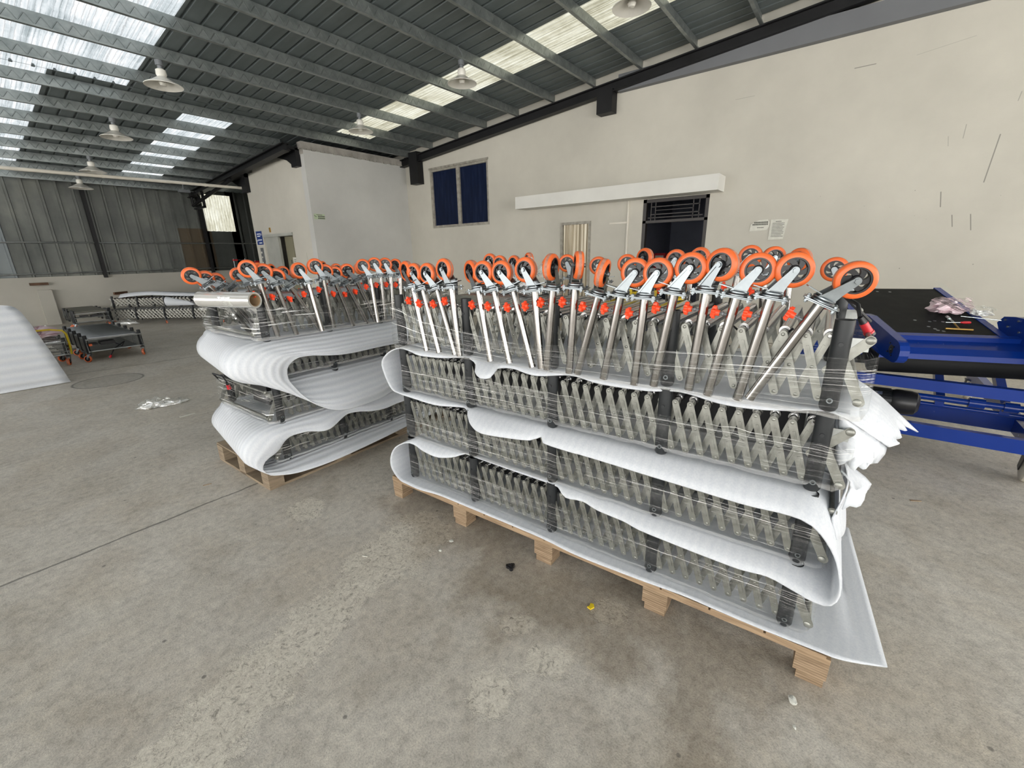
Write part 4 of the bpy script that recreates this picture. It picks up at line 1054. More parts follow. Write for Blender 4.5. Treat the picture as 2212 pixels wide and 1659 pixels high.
def caster(M, foot, top, swivel, label, group, knob=True, tilt=0):
    f = M @ Vector(foot); t = M @ Vector(top); z = (t-f).normalized(); ud = (M.to_3x3() @ Vector((1, 0, 0)))
    x = (ud-z*ud.dot(z)).normalized(); y = z.cross(x)
    T = Matrix((x, y, z)).transposed().to_4x4(); T.translation = t+z*.010
    e = empty('caster_leg', M=T); tag(e, label, 'caster leg', group)
    L = (t-f).length+.010
    link('tube', tube_mesh(L), e)
    link('mounting_plate', PL, e)
    Rs = Matrix.Rotation(R(swivel), 4, 'Z')
    link('fork', FK, e, mat=Rs)
    w = link('wheel', WH, e, mat=Rs @ Matrix.Translation((.036, 0, .078)) @ Matrix.Rotation(random.random()*6, 4, 'Y'))
    link('hub', HB, w)
    if knob:
        k = link('knob', KN, e, mat=Matrix.Translation((-.052, -.004, -.073)) @ Matrix.Rotation(random.random(), 4, 'X')); link('bolt', BL, k)
    return e
ORD = ['leftmost', 'second', 'third', 'fourth', 'fifth', 'sixth', 'seventh', 'eighth', 'ninth', 'tenth', 'eleventh', 'twelfth', 'thirteenth', 'fourteenth', 'fifteenth', 'sixteenth', 'seventeenth', 'eighteenth', 'nineteenth']
CA = [[.246, 1.012, .182, 1.344, 165], [.339, 1.012, .257, 1.336, 178], [.454, 1.012, .357, 1.339, 180], [.483, 1.012, .456, 1.349, 176], [.68, 1.012, .625, 1.343, 160], [.795, 1.012, .718, 1.344, 185], [.921, 1.012, .824, 1.347, 182], [.967, 1.012, .935, 1.35, 180], [.996, 1.012, 1.025, 1.359, 275], [1.106, 1.012, 1.127, 1.367, 305], [1.145, 1.012, 1.228, 1.342, 280], [1.263, 1.012, 1.317, 1.345, 10], [1.39, 1.012, 1.409, 1.34, 2], [1.465, 1.012, 1.512, 1.36, 0], [1.591, 1.018, 1.616, 1.368, -18], [1.656, 1.012, 1.709, 1.356, 5], [1.75, 1.012, 1.804, 1.356, 14], [1.784, 1.018, 1.933, 1.345, 16]]
for i, (fu, fz, tu, tz, s) in enumerate(CA):
    nm = ORD[i] if i else 'leftmost'
    lb = f'upturned chrome caster leg, {nm} from the left in the near stack\'s front row' if i else 'upturned chrome caster leg, leftmost in the near stack\'s front row'
    if i == 17: lb = 'strongly tilted chrome caster leg at the right end of the near stack\'s front row'
    caster(MA, (fu, -.049-.001*(i % 2), fz), (tu, -.049-.001*(i % 2), tz), s, lb, 'front caster legs of the near stack')
CAb = [[.03, 1.464], [.118, 1.451], [.218, 1.445], [.336, 1.465], [.496, 1.435], [.624, 1.446], [.833, 1.432], [1.009, 1.444], [1.107, 1.475], [1.277, 1.461], [1.388, 1.473], [1.61, 1.479], [1.722, 1.465], [1.826, 1.457], [1.961, 1.419]]
sw = [180, 175, 165, 150, 185, 200, 185, 190, 340, 10, 350, 5, 20, 340, 170]
for i, (u, z) in enumerate(CAb):
    dx = -.036*math.cos(R(sw[i]))
    caster(MA, (u+dx+random.uniform(-.03, .03), .80, z-.44), (u+dx, .80, z-.097), sw[i]+random.uniform(-12, 12), f'caster leg, {ORD[i]} from the left in the near stack\'s back row' if i else 'caster leg, leftmost in the near stack\'s back row', 'back caster legs of the near stack')
CB = [[.218, 1.017, .166, 1.363, 150], [.339, 1.017, .26, 1.344, 150], [.508, 1.017, .35, 1.328, 150], [.502, 1.017, .472, 1.338, 175], [.612, 1.018, .585, 1.36, 165], [.768, 1.017, .672, 1.332, 155], [.889, 1.017, .751, 1.324, 150], [.967, 1.016, .844, 1.335, 160], [.963, 1.017, .962, 1.348, 140], [1.058, 1.019, 1.059, 1.355, 140], [1.139, 1.017, 1.154, 1.35, 140], [1.22, 1.017, 1.246, 1.34, 115]]
for i, (fu, fz, tu, tz, s) in enumerate(CB):
    dv = -.049-.0335*(0 if i not in (3,) else 0)
    caster(MBk, (fu, -.049-(.034 if i in (3, 8) else 0), fz), (tu, -.049, tz), s, f'caster leg, {ORD[i]} from the film roll in the smaller stack\'s front row' if i else 'orange-wheeled caster leg just right of the film roll on the smaller stack', 'front caster legs of the far stack')
CBb = [[.416, 1.405], [.568, 1.438], [.655, 1.424], [.761, 1.405], [.86, 1.40], [1.103, 1.435], [1.247, 1.412], [1.473, 1.411], [1.737, 1.401], [1.93, 1.43]]
for i, (u, z) in enumerate(CBb):
    caster(MBk, (u+.10, .80, z-.42), (u+.03, .80, z-.095), 170+20*(i % 3), f'caster leg, {ORD[i]} from the left in the smaller stack\'s back row' if i else 'caster leg, leftmost in the smaller stack\'s back row', 'back caster legs of the far stack')
for i, (u, z, u2, z2_) in enumerate(((.009, 1.36, .20, 1.0), (.089, 1.335, .26, 1.0), (.163, 1.325, .36, 1.0))):
    caster(MBk, (u2, .30+.03*i, z2_+.02), (u, .30+.03*i, z-.01), 165, f'orange-wheeled caster leg leaning left behind the film roll, {("leftmost", "middle", "rightmost")[i]} of three', 'caster legs leaning behind the film roll')

# film roll lying on the far stack
q = MB(); p0 = MBk @ Vector((.10, -.10, 1.264)); p1 = MBk @ Vector((-.035, .33, 1.264))
q.tube(p0, p1, .048, 32, hole=.038)
t = tag(build(q, 'film_roll', 'roll_film'), 'shiny roll of clear stretch film lying on the left end of the smaller stack', 'film roll')
q = MB(); q.tube(p0.lerp(p1, .005), p0.lerp(p1, .995), .0372, 28, hole=.0345); build(q, 'cardboard_core', 'cardboard', t)
d0 = (p1-p0).normalized(); rows = []
for k in range(7):
    f = k/6; c = p0.lerp(p1, .42-.13*f); rows.append([tuple(c+Vector((0, 0, .02-.13*f))+d0*(w*(.045-.03*f))+Vector((-.046-.012*math.sin(w*9+k), -.012, 0))) for w in (-1, -.6, -.2, .2, .6, 1)])
o = link('film_tail', grid_mesh('film_tail', rows, 'film_scrap'), t)

# clear bag and bits on top of the near stack
def crumple(name, label, cat, c, size, mat, seed, M=None, flat=.5, mats=None):
    rnd = random.Random(seed); bm = bmesh.new(); bmesh.ops.create_icosphere(bm, subdivisions=4, radius=1)
    from mathutils import noise as mn
    for v in bm.verts:
        n_ = mn.turbulence_vector(v.co*2.1+Vector((seed, 0, 0)), 5, False, noise_basis='PERLIN_ORIGINAL')
        k = 1+.55*n_.x; v.co = Vector((v.co.x*size[0]*k, v.co.y*size[1]*(1+.5*n_.y), max(-flat, v.co.z)*size[2]*(1+.7*n_.z)))
    mz = min(v.co.z for v in bm.verts)
    for v in bm.verts: v.co.z -= mz; 
    uvl = bm.loops.layers.uv.new('UVMap')
    for f in bm.faces:
        for l in f.loops: l[uvl].uv = (l.vert.co.x*2+l.vert.co.y, l.vert.co.z*3+l.vert.co.y*2)
    me = bpy.data.meshes.new(name); bm.to_mesh(me); bm.free(); me.materials.append(MAT[mat]); me.polygons.foreach_set('use_smooth', [True]*len(me.polygons)); me.set_sharp_from_angle(angle=R(38))
    o = link(name, me); o.matrix_world = (M or Matrix()) @ Matrix.Translation(c)
    return tag(o, label, cat)
crumple('plastic_bag', 'crumpled clear plastic bag with red parts lying on the rollers of the near stack', 'bag', (.52, .58, 1.258), (.13, .10, .11), 'film_scrap', 5, MA)
q = MB(); pts = [(0, 0, 0)]
q.box((0, 0, .02), (.06, .04, .04)); q.box((0, 0, .055), (.04, .035, .03)); q.tube((0, -.05, .02), (0, .05, .02), .008, 8)
for k, (u, v) in enumerate(((1.18, .70), (1.33, .66), (1.05, .72))):
    o = link('rod_clamp', q.mesh('rod_clamp', 'yellow_paint', True)); o.matrix_world = MA @ Matrix.Translation((u, v, 1.335-.075)) @ Matrix.Rotation(k, 4, 'Z')
    tag(o, ('yellow clamp lying between the two caster rows of the near stack', 'yellow clamp to the right of its twin between the caster rows', 'yellow clamp partly hidden behind a front wheel of the near stack')[k], 'clamp', 'yellow clamps')

# ================================================================== BLUE BELT CONVEYOR
bc = empty('belt_conveyor', (4.6, -.6, 0)); tag(bc, 'blue belt conveyor with black belt on wheels against the cream wall at the right', 'belt conveyor'); LB = (-4.6, .6, 0)
def bb(q, name, mat, smooth=False, parent=None): return build(q, name, mat, parent or bc, smooth, loc=LB if parent is None else None)
# belt head turned 17 degrees and rising away
P0 = Vector((4.11, -.17, .90)); ax = Vector((.95, .30, .262)).normalized(); sd = Vector((.215, -.66, 0)).normalized(); up = sd.cross(ax).normalized()
if up.z < 0: up = -up
HM = Matrix((ax, sd, up)).transposed().to_4x4(); HM.translation = P0     # x along belt, y across to the right, z up
BL_, BW_ = .95, .70
hb = bc
def hbuild(q, name, mat, smooth=False):
    o = build(q, name, mat, None, smooth); o.parent = bc; o.matrix_local = Matrix.Translation(LB) @ HM; return o
q = MB(); q.bx(-.0, BL_, .0, BW_, -.006, .0); hbuild(q, 'belt', 'black_belt')
q = MB(); q.bx(-.02, BL_+.02, -.045, .0, -.14, .006); q.bx(-.06, BL_-.1, -.05, -.042, -.16, -.02); hbuild(q, 'side_frame', 'blue_paint')
q = MB(); q.bx(-.02, BL_+.02, BW_, BW_+.045, -.14, .006); hbuild(q, 'side_frame', 'blue_paint')
q = MB(); q.add([(x, y, z) for y in (-.01, 1.15) for x, z in ((.0, .002), (-.05, .003), (-.055, -.028), (-.165, -.034), (-.225, -.056), (-.235, -.09))], [(k, k+1, k+7, k+6) for k in range(5)])
for i in range(8): q.lathe([(0, .003), (.004, .002), (.005, 0)], 8, (-.10, .10+i*.14, -.030))
hbuild(q, 'front_apron', 'blue_paint')
q = MB(); q.tube((-.10, -.0, -.165), (-.10, 1.15, -.165), .095, 28); hbuild(q, 'drum', 'black_belt', True)
q = MB(); q.bx(.02, BL_, .0, BW_, -.10, -.03); hbuild(q, 'belt_return', 'black_belt')
# long arm plates with bearings
def arm(v, bear=True):
    q = MB(); F = Matrix(((1, 0, 0, 0), (0, 0, 1, v), (0, 1, 0, 0), (0, 0, 0, 1)))
    pl = [(.24, .0), (.20, .062), (.10, .10), (.0, .125), (-.50, .165)]
    for i in range(7): t = math.pi*.5+.1+i*math.pi*.9/6; pl.append((-.52+.07*math.cos(t), .095+.07*math.sin(t)))
    pl += [(-.30, -.02), (.15, -.065)]
    q.prism(pl, 0, .05, F); o = hbuild(q, 'arm_plate', 'blue_paint')
    q = MB(); yy = v-.001 if bear else v-.001; c = (-.47, yy, .088)
    if bear:
        q.lathe([(0, .008), (.011, .008), (.012, .001), (.026, .001), (.030, .0)], 18, c, 'Y')
        for a in range(4): q.tube((c[0]+.042*math.cos(a*1.57+.78), yy-.005, c[2]+.042*math.sin(a*1.57+.78)), (c[0]+.042*math.cos(a*1.57+.78), yy, c[2]+.042*math.sin(a*1.57+.78)), .005, 6)
        build(q, 'bearing', 'dark_motor', o)
    else:
        for x, z in ((.17, .05), (.05, .09), (.12, .02), (.0, .03), (-.06, .09)): q.tube((x, yy-.006, z), (x, yy, z), .007, 8)
        build(q, 'bolt_head', 'zinc_bright', o)
arm(-.06, True); arm(.80, False)
for x in (.10, .22):
    q = MB(); q.tube((x, -.03, .012), (x+.05, -.03, .012), .008, 8); q.bx(x-.01, x+.06, -.045, -.015, .004, .008); hbuild(q, 'hinge', 'hinge_steel', True)
# base frame
def beam(y0, y1, x, z0_, z1_, d=.05, name='cross_beam'):
    q = MB(); q.bx(x, x+d, y0, y1, z0_, z1_); bb(q, name, 'blue_paint')
beam(-1.18, .35, 3.98, .20, .295); beam(-1.35, .35, 4.46, .20, .31); beam(-1.6, .45, 4.0, .535, .61, .06)
q = MB(); q.tube((4.25, .3, .43), (4.25, -1.2, .43), .022, 12); q.tube((4.25, -.78, .43), (4.25, -.86, .43), .036, 12); q.tube((4.25, -.95, .43), (4.25, -1.02, .43), .036, 12); q.tube((4.32, .3, .36), (4.32, -1.2, .36), .016, 10); bb(q, 'torque_tube', 'blue_paint', True)
for y in (-1.16, .12):
    q = MB(); q.bx(4.0, 4.08, y-.04, y+.04, .29, .82); q.prism([(4.02, .3), (4.46, .3), (4.46, .36), (4.08, .72), (4.02, .72)], y-.006, y+.006, Matrix(((1, 0, 0, 0), (0, 0, 1, 0), (0, 1, 0, 0), (0, 0, 0, 1)))); bb(q, 'upright', 'blue_paint')
for y in (-1.10, .2):
    q = MB(); q.bx(3.98, 6.2, y-.03, y+.03, .20, .30); bb(q, 'base_rail', 'blue_paint')
# scissor arms under the belt
for y in (-.62, -.95):
    q = MB(); q.add([(4.3, y, .36), (4.3, y-.05, .36), (4.3, y-.05, .42), (4.3, y, .42), (5.4, y, .78), (5.4, y-.05, .78), (5.4, y-.05, .84), (5.4, y, .84)], [(0, 1, 2, 3), (7, 6, 5, 4), (0, 4, 5, 1), (1, 5, 6, 2), (2, 6, 7, 3), (3, 7, 4, 0)]); bb(q, 'lift_arm', 'blue_paint')
q = MB(); q.bx(4.2, 5.4, .05, .12, .62, .74); q.bx(4.12, 4.2, .0, .3, .56, .80); bb(q, 'under_frame', 'blue_paint')
# motor
q = MB(); yc = -.02
q.lathe([(0, -.32), (.05, -.32), (.075, -.30), (.083, -.27), (.083, -.215)], 24, (4.13, -.28+.0, .42), 'Y') if False else None
def mot(q, y0, y1, x, z, r): q.tube((x, y0, z), (x, y1, z), r, 28)
mot(q, -.02, -.36, 4.12, .400, .078)
for i in range(30):
    t = 2*math.pi*i/30; q.box((4.12+.081*math.cos(t), -.22, .400+.081*math.sin(t)), (.014, .26, .003), Matrix.Rotation(-t, 3, 'Y'))
mt = bb(q, 'motor', 'dark_motor')
q = MB(); q.lathe([(.082, .36), (.090, .38), (.090, .46), (.082, .495), (.055, .515), (0, .52)], 28, (4.12, .0, .400), 'Y'); build(q, 'fan_cover', 'black_plastic', mt)
q = MB(); q.box((4.058, -.24, .462), (.004, .12, .026), Matrix.Rotation(.80, 3, 'Y')); build(q, 'rating_plate', 'hinge_steel', mt)
q = MB(); q.bx(4.4, 4.62, -.42, .05, .60, .74); bb(q, 'gearbox', 'dark_motor')
q = MB(); q.lathe([(.045, -.02), (.045, .0), (.0, .0)], 24, (4.45, -.43, .62), 'Y'); q.lathe([(0.02, -.03), (.02, .006), (0, .006)], 18, (4.45, -.43, .62), 'Y'); bb(q, 'pulley', 'hinge_steel', True)
q = MB(); q.lathe([(.052, -.006), (.060, 0), (.052, .006), (.044, 0)], 28, (4.05, .06, .68), 'Y', closed=True)
for i in range(4): t = i*math.pi/2; q.tube((4.05, .06, .68), (4.05+.05*math.cos(t), .06, .68+.05*math.sin(t)), .006, 6)
bb(q, 'hand_wheel', 'dark_motor', True)
q = MB(); q.lathe([(.0, .02), (.055, .02), (.06, .0), (.055, -.02), (0, -.02)], 26, (4.06, .08, .82), 'Y'); bb(q, 'bearing_ring', 'grey_metal', True)
for (x, y) in ((4.03, -1.10), (6.1, -1.1), (4.03, .2), (6.1, .2)):
    e = MB(); e.bx(x-.035, x+.035, y-.05, y+.05, .19, .205); e.prism([(x-.03, .19), (x+.03, .19), (x+.05, .09), (x+.02, .07)], y-.045, y-.038, Matrix(((1, 0, 0, 0), (0, 0, 1, 0), (0, 1, 0, 0), (0, 0, 0, 1)))); e.prism([(x-.03, .19), (x+.03, .19), (x+.05, .09), (x+.02, .07)], y+.038, y+.045, Matrix(((1, 0, 0, 0), (0, 0, 1, 0), (0, 1, 0, 0), (0, 0, 0, 1))))
    cs = bb(e, 'caster', 'black_plastic')
    e = MB(); e.lathe([(.0, -.03), (.05, -.032), (.078, -.026), (.085, -.01), (.085, .01), (.078, .026), (.05, .032), (0, .03)], 26, (x+.02, y, .085), 'Y'); build(e, 'wheel', 'pvc_white', cs)

def on_belt(x, y, h=0): return HM @ Vector((x, y, h))
def belt_px(ratio): pass
def put(o, x, y, rz=0, h=0): o.matrix_world = HM @ Matrix.Translation((x, y, h)) @ Matrix.Rotation(rz, 4, 'Z'); return o
q = MB(); q.lathe([(.0, 0), (.0105, 0), (.0105, .003), (.004, .003), (.004, .0)], 14); sl = q.mesh('washer', 'zinc_bright', True)
for i, (x, y, lb) in enumerate(((.872, .272, 'small bright washer at the far left of the black belt'), (.864, .359, 'small bright washer right of its twin at the far end of the black belt'),
        (.24, .327, 'single washer on the black belt, left of the group near the tools'), (.221, .409, 'washer in the upper row of the group left of the plastic bag end'),
        (.236, .443, 'washer at the top of the group on the belt'), (.222, .487, 'washer beside the head of the T-handled tool'), (.124, .369, 'lone washer low on the belt left of the T-handled tool'),
        (.085, .392, 'upper one of two close washers low on the belt'), (.061, .400, 'lower one of two close washers low on the belt'), (.048, .428, 'washer touching the left end of the yellow T-handle'))):
    o = link('washer', sl); put(o, x, y, .3*i, .001); o.scale = (1.0, 1.0, 1.0); tag(o, lb, 'washer', 'washers on the belt')
# T-handled socket tool, screwdriver, rod
q = MB(); q.tube((0, -.075, .008), (0, .075, .008), .007, 10); o = build(q, 'socket_wrench', 'brass'); put(o, .072, .52, .06, .001); tag(o, 'brass-coloured T-handled socket wrench lying on the black belt', 'tool')
q = MB(); q.tube((0, 0, .010), (.10, .005, .010), .005, 10); build(q, 'shaft', 'brass', o)
q = MB(); q.tube((.10, .005, .011), (.20, .0, .012), .0075, 10); q.tube((.17, .0, .012), (.215, -.002, .012), .012, 12); build(q, 'socket', 'hinge_steel', o)
q = MB(); q.tube((0, 0, .008), (0, .085, .008), .003, 8); o = build(q, 'screwdriver', 'hinge_steel'); put(o, .165, .475, -.05, .012); tag(o, 'screwdriver with red handle lying across the T-handled wrench', 'tool')
q = MB(); q.lathe([(0, 0), (.007, .002), (.006, .012), (.010, .02), (.010, .055), (.006, .06), (0, .061)], 12, (0, 0, 0), 'Y')
q.v = [(x, -y+.085, z+.008) for x, y, z in q.v]; build(q, 'handle', 'tool_red', o)
q = MB(); q.tube((0, 0, .006), (-.07, .22, .006), .003, 8); q.tube((-.05, .16, .006), (-.072, .226, .006), .005, 8); o = build(q, 'steel_rod', 'hinge_steel'); put(o, .27, .60, 0, .022); tag(o, 'thin steel rod sticking out from under the plastic bag over the belt edge', 'rod')
crumple('plastic_bag', 'crumpled pinkish clear bag of small parts lying on the black belt', 'bag', (0, 0, 0), (.10, .145, .048), 'pink_bag', 11, HM @ Matrix.Translation((.44, .60, .003)) @ Matrix.Rotation(-.5, 4, 'Z'), .55)
crumple('plastic_bag', 'empty grey end of a clear bag hanging over the right belt edge', 'bag', (0, 0, 0), (.055, .085, .032), 'film_scrap', 17, HM @ Matrix.Translation((.36, .76, .012)) @ Matrix.Rotation(-.7, 4, 'Z'), .5)

# ================================================================== FAR CONVEYORS AND CLUTTER
def feet(t, legs, W, z0, which):
    FM = Matrix.Rotation(math.pi, 4, 'X')
    for (u, v, a) in which:
        f = link('caster_fork', FK, t, mat=Matrix.Translation((u, v, 0)) @ Matrix.Rotation(a, 4, 'Z') @ FM)
        w = link('caster_wheel', WH, f, (.036, 0, .078)); link('wheel_hub', HB, f, (.036, 0, .078))
def far_conv(M, label, L, W, z0, legs, n, which, mat='zinc', H=.285):
    t = conveyor(M, z0, L=L, W=W, H=H, legs=legs, n=n, k=2 if L > 3 else 1, label=label, top=False, mat=mat, singles=True, group=None)
    feet(t, legs, W, z0, which); return t
MC = frame((1.79, 9.27, 0), math.pi/2)
tC = far_conv(MC, 'flat silver roller conveyor standing alone on orange casters on the open floor at the left', 1.95, .66, .130, (0, .42, .85, 1.3, 1.75), 34,
         [(0, 0, 2.8), (0, .66, .8), (.42, .66, 1.9), (.85, 0, .4), (1.75, 0, 3.6), (1.75, .66, 2.2), (.85, .66, 1)], 'zinc')
q = MB(); q.bx(.10, .30, .30, .48, .10, .15); q.bx(.05, .25, .52, .60, .12, .14); build(q, 'control_box', 'black_plastic', tC, False)
q = MB(); q.path([(.1, .3, .1), (.0, .25, .06), (.05, .2, .12), (.12, .28, .05), (.02, .35, .03), (-.05, .40, -.02), (-.03, .42, -.06)], .008, 8); build(q, 'power_cable', 'black_plastic', tC)
q = MB(); q.bx(-.03, .03, .60, .64, .12, .15); build(q, 'orange_grip', 'orange_tyre', tC, False)
q = MB(); q.tube((-.03, .42, -.06), (-.02, .44, -.10), .016, 12); build(q, 'power_plug', 'red_plastic', tC)
q = MB(); q.bx(.02, 1.9, .02, .64, .015, .02); build(q, 'bottom_tray', 'zinc', tC, False)
MD = frame((2.27, 14.2, 0), math.pi/2)
tD = far_conv(MD, 'dark conveyor with grey belt top and bunched black legs near the end wall', 1.6, .60, .125, (0, .09, .18, .27, .8, 1.2), 10,
         [(0, 0, 2.8), (0, .60, .8), (.09, .60, 1.9), (.18, 0, .4), (.27, .6, 2), (.18, .6, 1)], 'zinc', H=.295)
q = MB(); q.bx(.0, 1.6, .01, .59, .262, .275); q.tube((0, .0, .255), (0, .6, .255), .02, 12); build(q, 'belt', 'grey_belt', tD, False)
q = MB(); q.tube((-.02, .0, .02), (-.02, .6, .02), .01, 8); q.tube((-.03, .0, -.05), (-.03, .6, -.05), .01, 8); q.tube((-.02, .0, .13), (-.02, .6, .13), .008, 8); build(q, 'cross_rod', 'zinc', tD)
q = MB(); q.bx(.05, .2, .1, .3, .12, .17); q.bx(.03, .12, .35, .5, .15, .18); build(q, 'control_box', 'black_plastic', tD, False)
aF = math.atan2(-1.053, .799)
MF = frame((2.37, 14.58, 0), aF)
far_conv(MF, 'front one of two long scissor-lattice roller conveyors along the end wall', 3.6, .6, .10, (0, .66, 1.38, 2.1, 2.82, 3.5), 40, [(0, 0, 1), (1.38, 0, 2.4), (2.82, 0, 1)], 'lattice_pale', H=.31)
ME = frame((2.62, 15.40, 0), aF)
tE = far_conv(ME, 'rear one of two long scissor-lattice roller conveyors, raised on legs and covered with foam', 3.6, .5, .34, (0, .66, 1.38, 2.1, 2.82, 3.5), 36, [], 'lattice_pale', H=.29)
q = MB()
for u in (0, .66, 1.38, 2.1, 2.82, 3.5):
    for v in (0, .5): q.tube((u, v, -.339), (u, v, .0), .022 if u == 0 else .012, 8)
build(q, 'stand', 'black_steel', tE)
# grey-white foam laid over the rear conveyor, rolled foam on the front one
rows = []
for v in (-.08, .0, .15, .3, .45, .56):
    rows.append([(u, v, .645+.03*math.sin(u*2.1)+.02*math.sin(v*9+u)-(.07 if v < -.05 else 0)-(.05 if v > .5 else 0)+.05*min(1, u)) for u in np.linspace(.25, 3.6, 40)])
o = link('foam_sheet', grid_mesh('foam_sheet', rows, 'foam_sheet')); o.matrix_world = ME; tag(o, 'greyish foam sheet laid along the top of the rear lattice conveyor', 'foam sheet')
o.modifiers.new('t', 'SOLIDIFY').thickness = .01
def curl(M, L, r0, r1, turns, name, label, flat=False):
    rows = []
    for k in range(9):
        f = k/8; r = r0+(r1-r0)*f; row = []
        for j in range(41):
            t = -1.2+turns*2*math.pi*j/40; rr = r*(1+.12*j/40); row.append((L*f, rr*math.cos(t), rr*math.sin(t)+r))
        rows.append(row)
    o = link(name, grid_mesh(name, rows, 'foam_sheet')); o.matrix_world = M; o.modifiers.new('t', 'SOLIDIFY').thickness = .006
    return tag(o, label, 'foam sheet')
curl(MF @ Matrix.Translation((1.42, .12, .415)) @ Matrix.Rotation(.12, 4, 'Z'), .62, .11, .035, .85, 'foam_roll', 'cream foam curled into a cone on the front lattice conveyor')
curl(MF @ Matrix.Translation((2.3, .22, .415)) @ Matrix.Rotation(-.08, 4, 'Z'), .9, .075, .075, .95, 'foam_roll', 'grey roll of foam lying right of the cone on the front lattice conveyor')
q = MB(); q.bx(0, .9, .1, .5, 0, .02); q.bx(0, .04, .1, .5, .02, .07); o = build(q, 'brown_board', 'carton_brown', smooth=False); o.matrix_world = ME @ Matrix.Translation((-.02, .0, .655)); tag(o, 'dark brown board sticking out from under the foam by the end wall', 'board')
crumple('plastic_sheet', 'clear plastic sheet bunched up on the floor under the front lattice conveyor', 'plastic sheet', (0, 0, 0), (.28, .12, .07), 'film_scrap', 23, frame((2.55, 14.25, .0), aF), .2)

# conveyor wrapped in film with a yellow strap, far left
ML = frame((.90, 9.33, 0), math.pi/2)
tL = far_conv(ML, 'film-wrapped roller conveyor beside the foam sheet at the far left', 1.9, .62, .130, (0, .42, .85, 1.3, 1.75), 34, [(0, 0, 2.8), (0, .62, .8), (.42, 0, 1.9)], 'zinc', H=.285)
q = MB()
for k in range(5): q.tube((-.05+.012*k, -.03, .03+.05*k), (.05+.2*k, .64, .05+.05*k), .010, 8)
build(q, 'cross_rod', 'zinc', tL)
film(ML, -.05, 1.95, -.04, .66, .17, [(-.1, .45), (2, .45)], 'clear film round the conveyor beside the foam sheet at the far left', seed=31, group=None)
crumple('plastic_bag', 'bulky clear plastic with pink print piled on the wrapped conveyor at the far left', 'plastic wrap', (0, 0, 0), (.55, .34, .10), 'pink_bag', 29, ML @ Matrix.Translation((.5, .34, .415)), .3)
q = MB(); q.path([(.12, -.06, .14), (.09, -.065, .30), (.06, -.06, .46), (.06, -.03, .515), (.08, .1, .545), (.06, .35, .55), (.05, .62, .52)], .014, 6)
o = build(q, 'strap', 'yellow_paint'); o.matrix_world = ML; tag(o, 'yellow strap hanging over the film-wrapped conveyor at the far left', 'strap')

# large foam sheet at the left picture edge
ed = [(.712, 0.004), (.668, .21), (.624, .42), (.588, .58), (.554, .73), (.523, .85), (.49, .94), (.44, 1.0), (.34, 1.025), (.2, 1.03)]
Ed = resample(ed, .03); rows = []
def ysh(z, i, n): return 7.9+.25*(z/1.03)**2
for f in np.linspace(0, 1, 14):
    row = []
    for i, e in enumerate(Ed):
        x = -.75+(e[0]+.75)*f if e[1] < 1.02 else -.75+(e[0]+.75)*f
        row.append((x, ysh(e[1], 0, 0)-.05*(1-f)**2+.012*math.sin(e[1]*40), e[1]))
    row += [(row[-1][0], 8.3, 1.03), (row[-1][0], 8.9, 1.02)]; rows.append(row)
o = link('foam_sheet', grid_mesh('foam_sheet', rows, 'foam_ribbed')); o.modifiers.new('t', 'SOLIDIFY').thickness = .012
tag(o, 'large ribbed white foam sheet draped to the floor at the left edge', 'foam sheet')
q = MB(); q.bx(-.7, .15, 8.35, 9.1, .13, .99)
for x in (-.65, .05):
    for y in (8.4, 9.0): q.bx(x, x+.08, y, y+.08, 0, .13)
tag(build(q, 'carton_stack', 'cardboard', smooth=False), 'cardboard load hidden behind the large foam sheet at the left edge', 'carton')

# small red-topped trolleys near the lift
for k, (x, y) in enumerate(((5.72, 15.0), (6.12, 14.5))):
    q = MB(); q.bx(x-.2, x+.2, y-.25, y+.25, .12, .16)
    for s in (-1, 1): q.tube((x+.16*s, y, .16), (x+.16*s, y, 1.52-.06*k), .014, 8)
    q.tube((x-.16, y, 1.48-.06*k), (x+.16, y, 1.48-.06*k), .014, 8)
    for s in (-1, 1):
        for v in (-1, 1): q.lathe([(0, -.015), (.055, -.015), (.055, .015), (0, .015)], 14, (x+.16*s, y+.2*v, .06), 'Y')
    o = tag(build(q, 'hand_truck', 'zinc_bright'), ('tall-handled trolley with red grip by the corrugated wall behind the lift block', 'second trolley with thin bright handles, half hidden by the lift block')[k], 'trolley')
    q = MB(); q.tube((x-.18, y, 1.48-.06*k), (x-.05, y, 1.48-.06*k), .025, 10); build(q, 'grip', 'red_plastic', o)

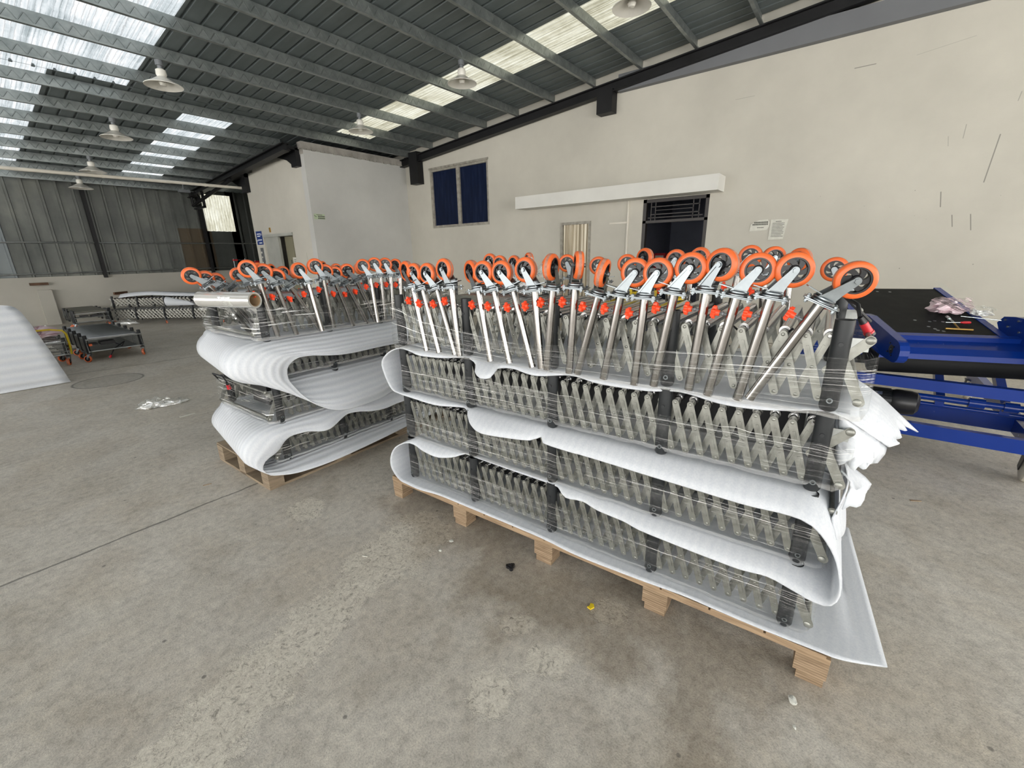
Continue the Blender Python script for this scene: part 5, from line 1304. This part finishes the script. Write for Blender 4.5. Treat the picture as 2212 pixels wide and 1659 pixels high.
# ------------------------------------------------------------------ things lying on the floor
q = MB(); pl = []
for i in range(36): t = 2*math.pi*i/36; r = .019+.006*math.cos(3*t+.6); pl.append((r*math.cos(t), r*math.sin(t)))
q.prism(pl, 0, .014); q.prism([(x*.5, y*.5) for x, y in pl], .014, .022)
o = build(q, 'black_knob', 'black_plastic'); o.location = (1.391, 1.122, 0); tag(o, 'small black three-lobed knob lying on the concrete in front of the near stack', 'knob')
q = MB(); q.prism([(-.018, -.006), (.002, -.014), (.016, -.004), (.012, .010), (-.002, .006), (-.014, .012)], 0, .006); o = build(q, 'orange_scrap', 'yellow_paint', smooth=False); o.location = (1.409, .685, 0); tag(o, 'tiny orange-yellow scrap on the concrete below the pallet', 'scrap')
def rock(name, label, c, s, seed, cat='stone', mat='stone'):
    rnd = random.Random(seed); bm = bmesh.new(); bmesh.ops.create_icosphere(bm, subdivisions=2, radius=1)
    for v in bm.verts: k = rnd.uniform(.75, 1.15); v.co = Vector((v.co.x*s[0]*k, v.co.y*s[1]*k, v.co.z*s[2]*k))
    mz = min(v.co.z for v in bm.verts)
    for v in bm.verts: v.co.z -= mz
    me = bpy.data.meshes.new(name); bm.to_mesh(me); bm.free(); me.materials.append(MAT[mat]); o = link(name, me); o.location = c; o.rotation_euler = (0, 0, rnd.random()*6)
    return tag(o, label, cat)
rock('stone', 'white angular stone on the concrete right in front of the near pallet corner', (1.444, -.067, 0), (.018, .012, .012), 3)
rock('stone', 'tiny white stone below the larger stone near the bottom right', (1.352, -.083, 0), (.008, .005, .005), 4)
rock('stone', 'light pebble embedded in the rough patch beside the stack', (1.361, 1.51, 0), (.014, .010, .005), 5)
rock('stone', 'second light pebble a little lower in the rough patch', (1.27, 1.50, 0), (.010, .008, .005), 6)
def sliver(label, c, L, w, a, mat, name='wood_sliver', cat='splinter'):
    q = MB(); q.prism([(-L/2, -w/2), (L/2, -w*.3), (L/2, w*.2), (-L/2, w/2)], 0, .003); o = build(q, name, mat, smooth=False); o.location = c; o.rotation_euler = (0, 0, a); return tag(o, label, cat)
sliver('pale splinter lying on the floor left of the rough patch', (1.006, 1.789, 0), .03, .006, -1.2, 'paper')
sliver('pale splinter on the floor near the control joint', (.789, 3.335, 0), .05, .008, -.3, 'pine')
sliver('cream splinter on the floor right of the near stack below the blue frame', (3.335, -.518, 0), .06, .014, -1.1, 'pine')
sliver('thin dark splinter on the floor beside the ragged foam', (3.39, -.22, 0), .05, .006, -.8, 'pine_grey')
sliver('small white strip of paper on the floor right of the crumpled plastic', (1.19, 5.112, 0), .13, .035, .1, 'paper', 'paper_strip', 'paper')
for k, (dx, dy, sx, sy, sz, sd_) in enumerate(((-.06, .05, .12, .10, .07, 41), (.09, -.02, .13, .07, .045, 42))):
    crumple('plastic_scrap', ('crumpled piece of clear film on the open floor left of the smaller stack', 'flatter tail of crumpled film beside the clear film on the open floor')[k], 'plastic scrap', (0, 0, 0), (sx, sy, sz), 'film_scrap', sd_, Matrix.Translation((1.13+dx, 5.70+dy, 0)), .15)
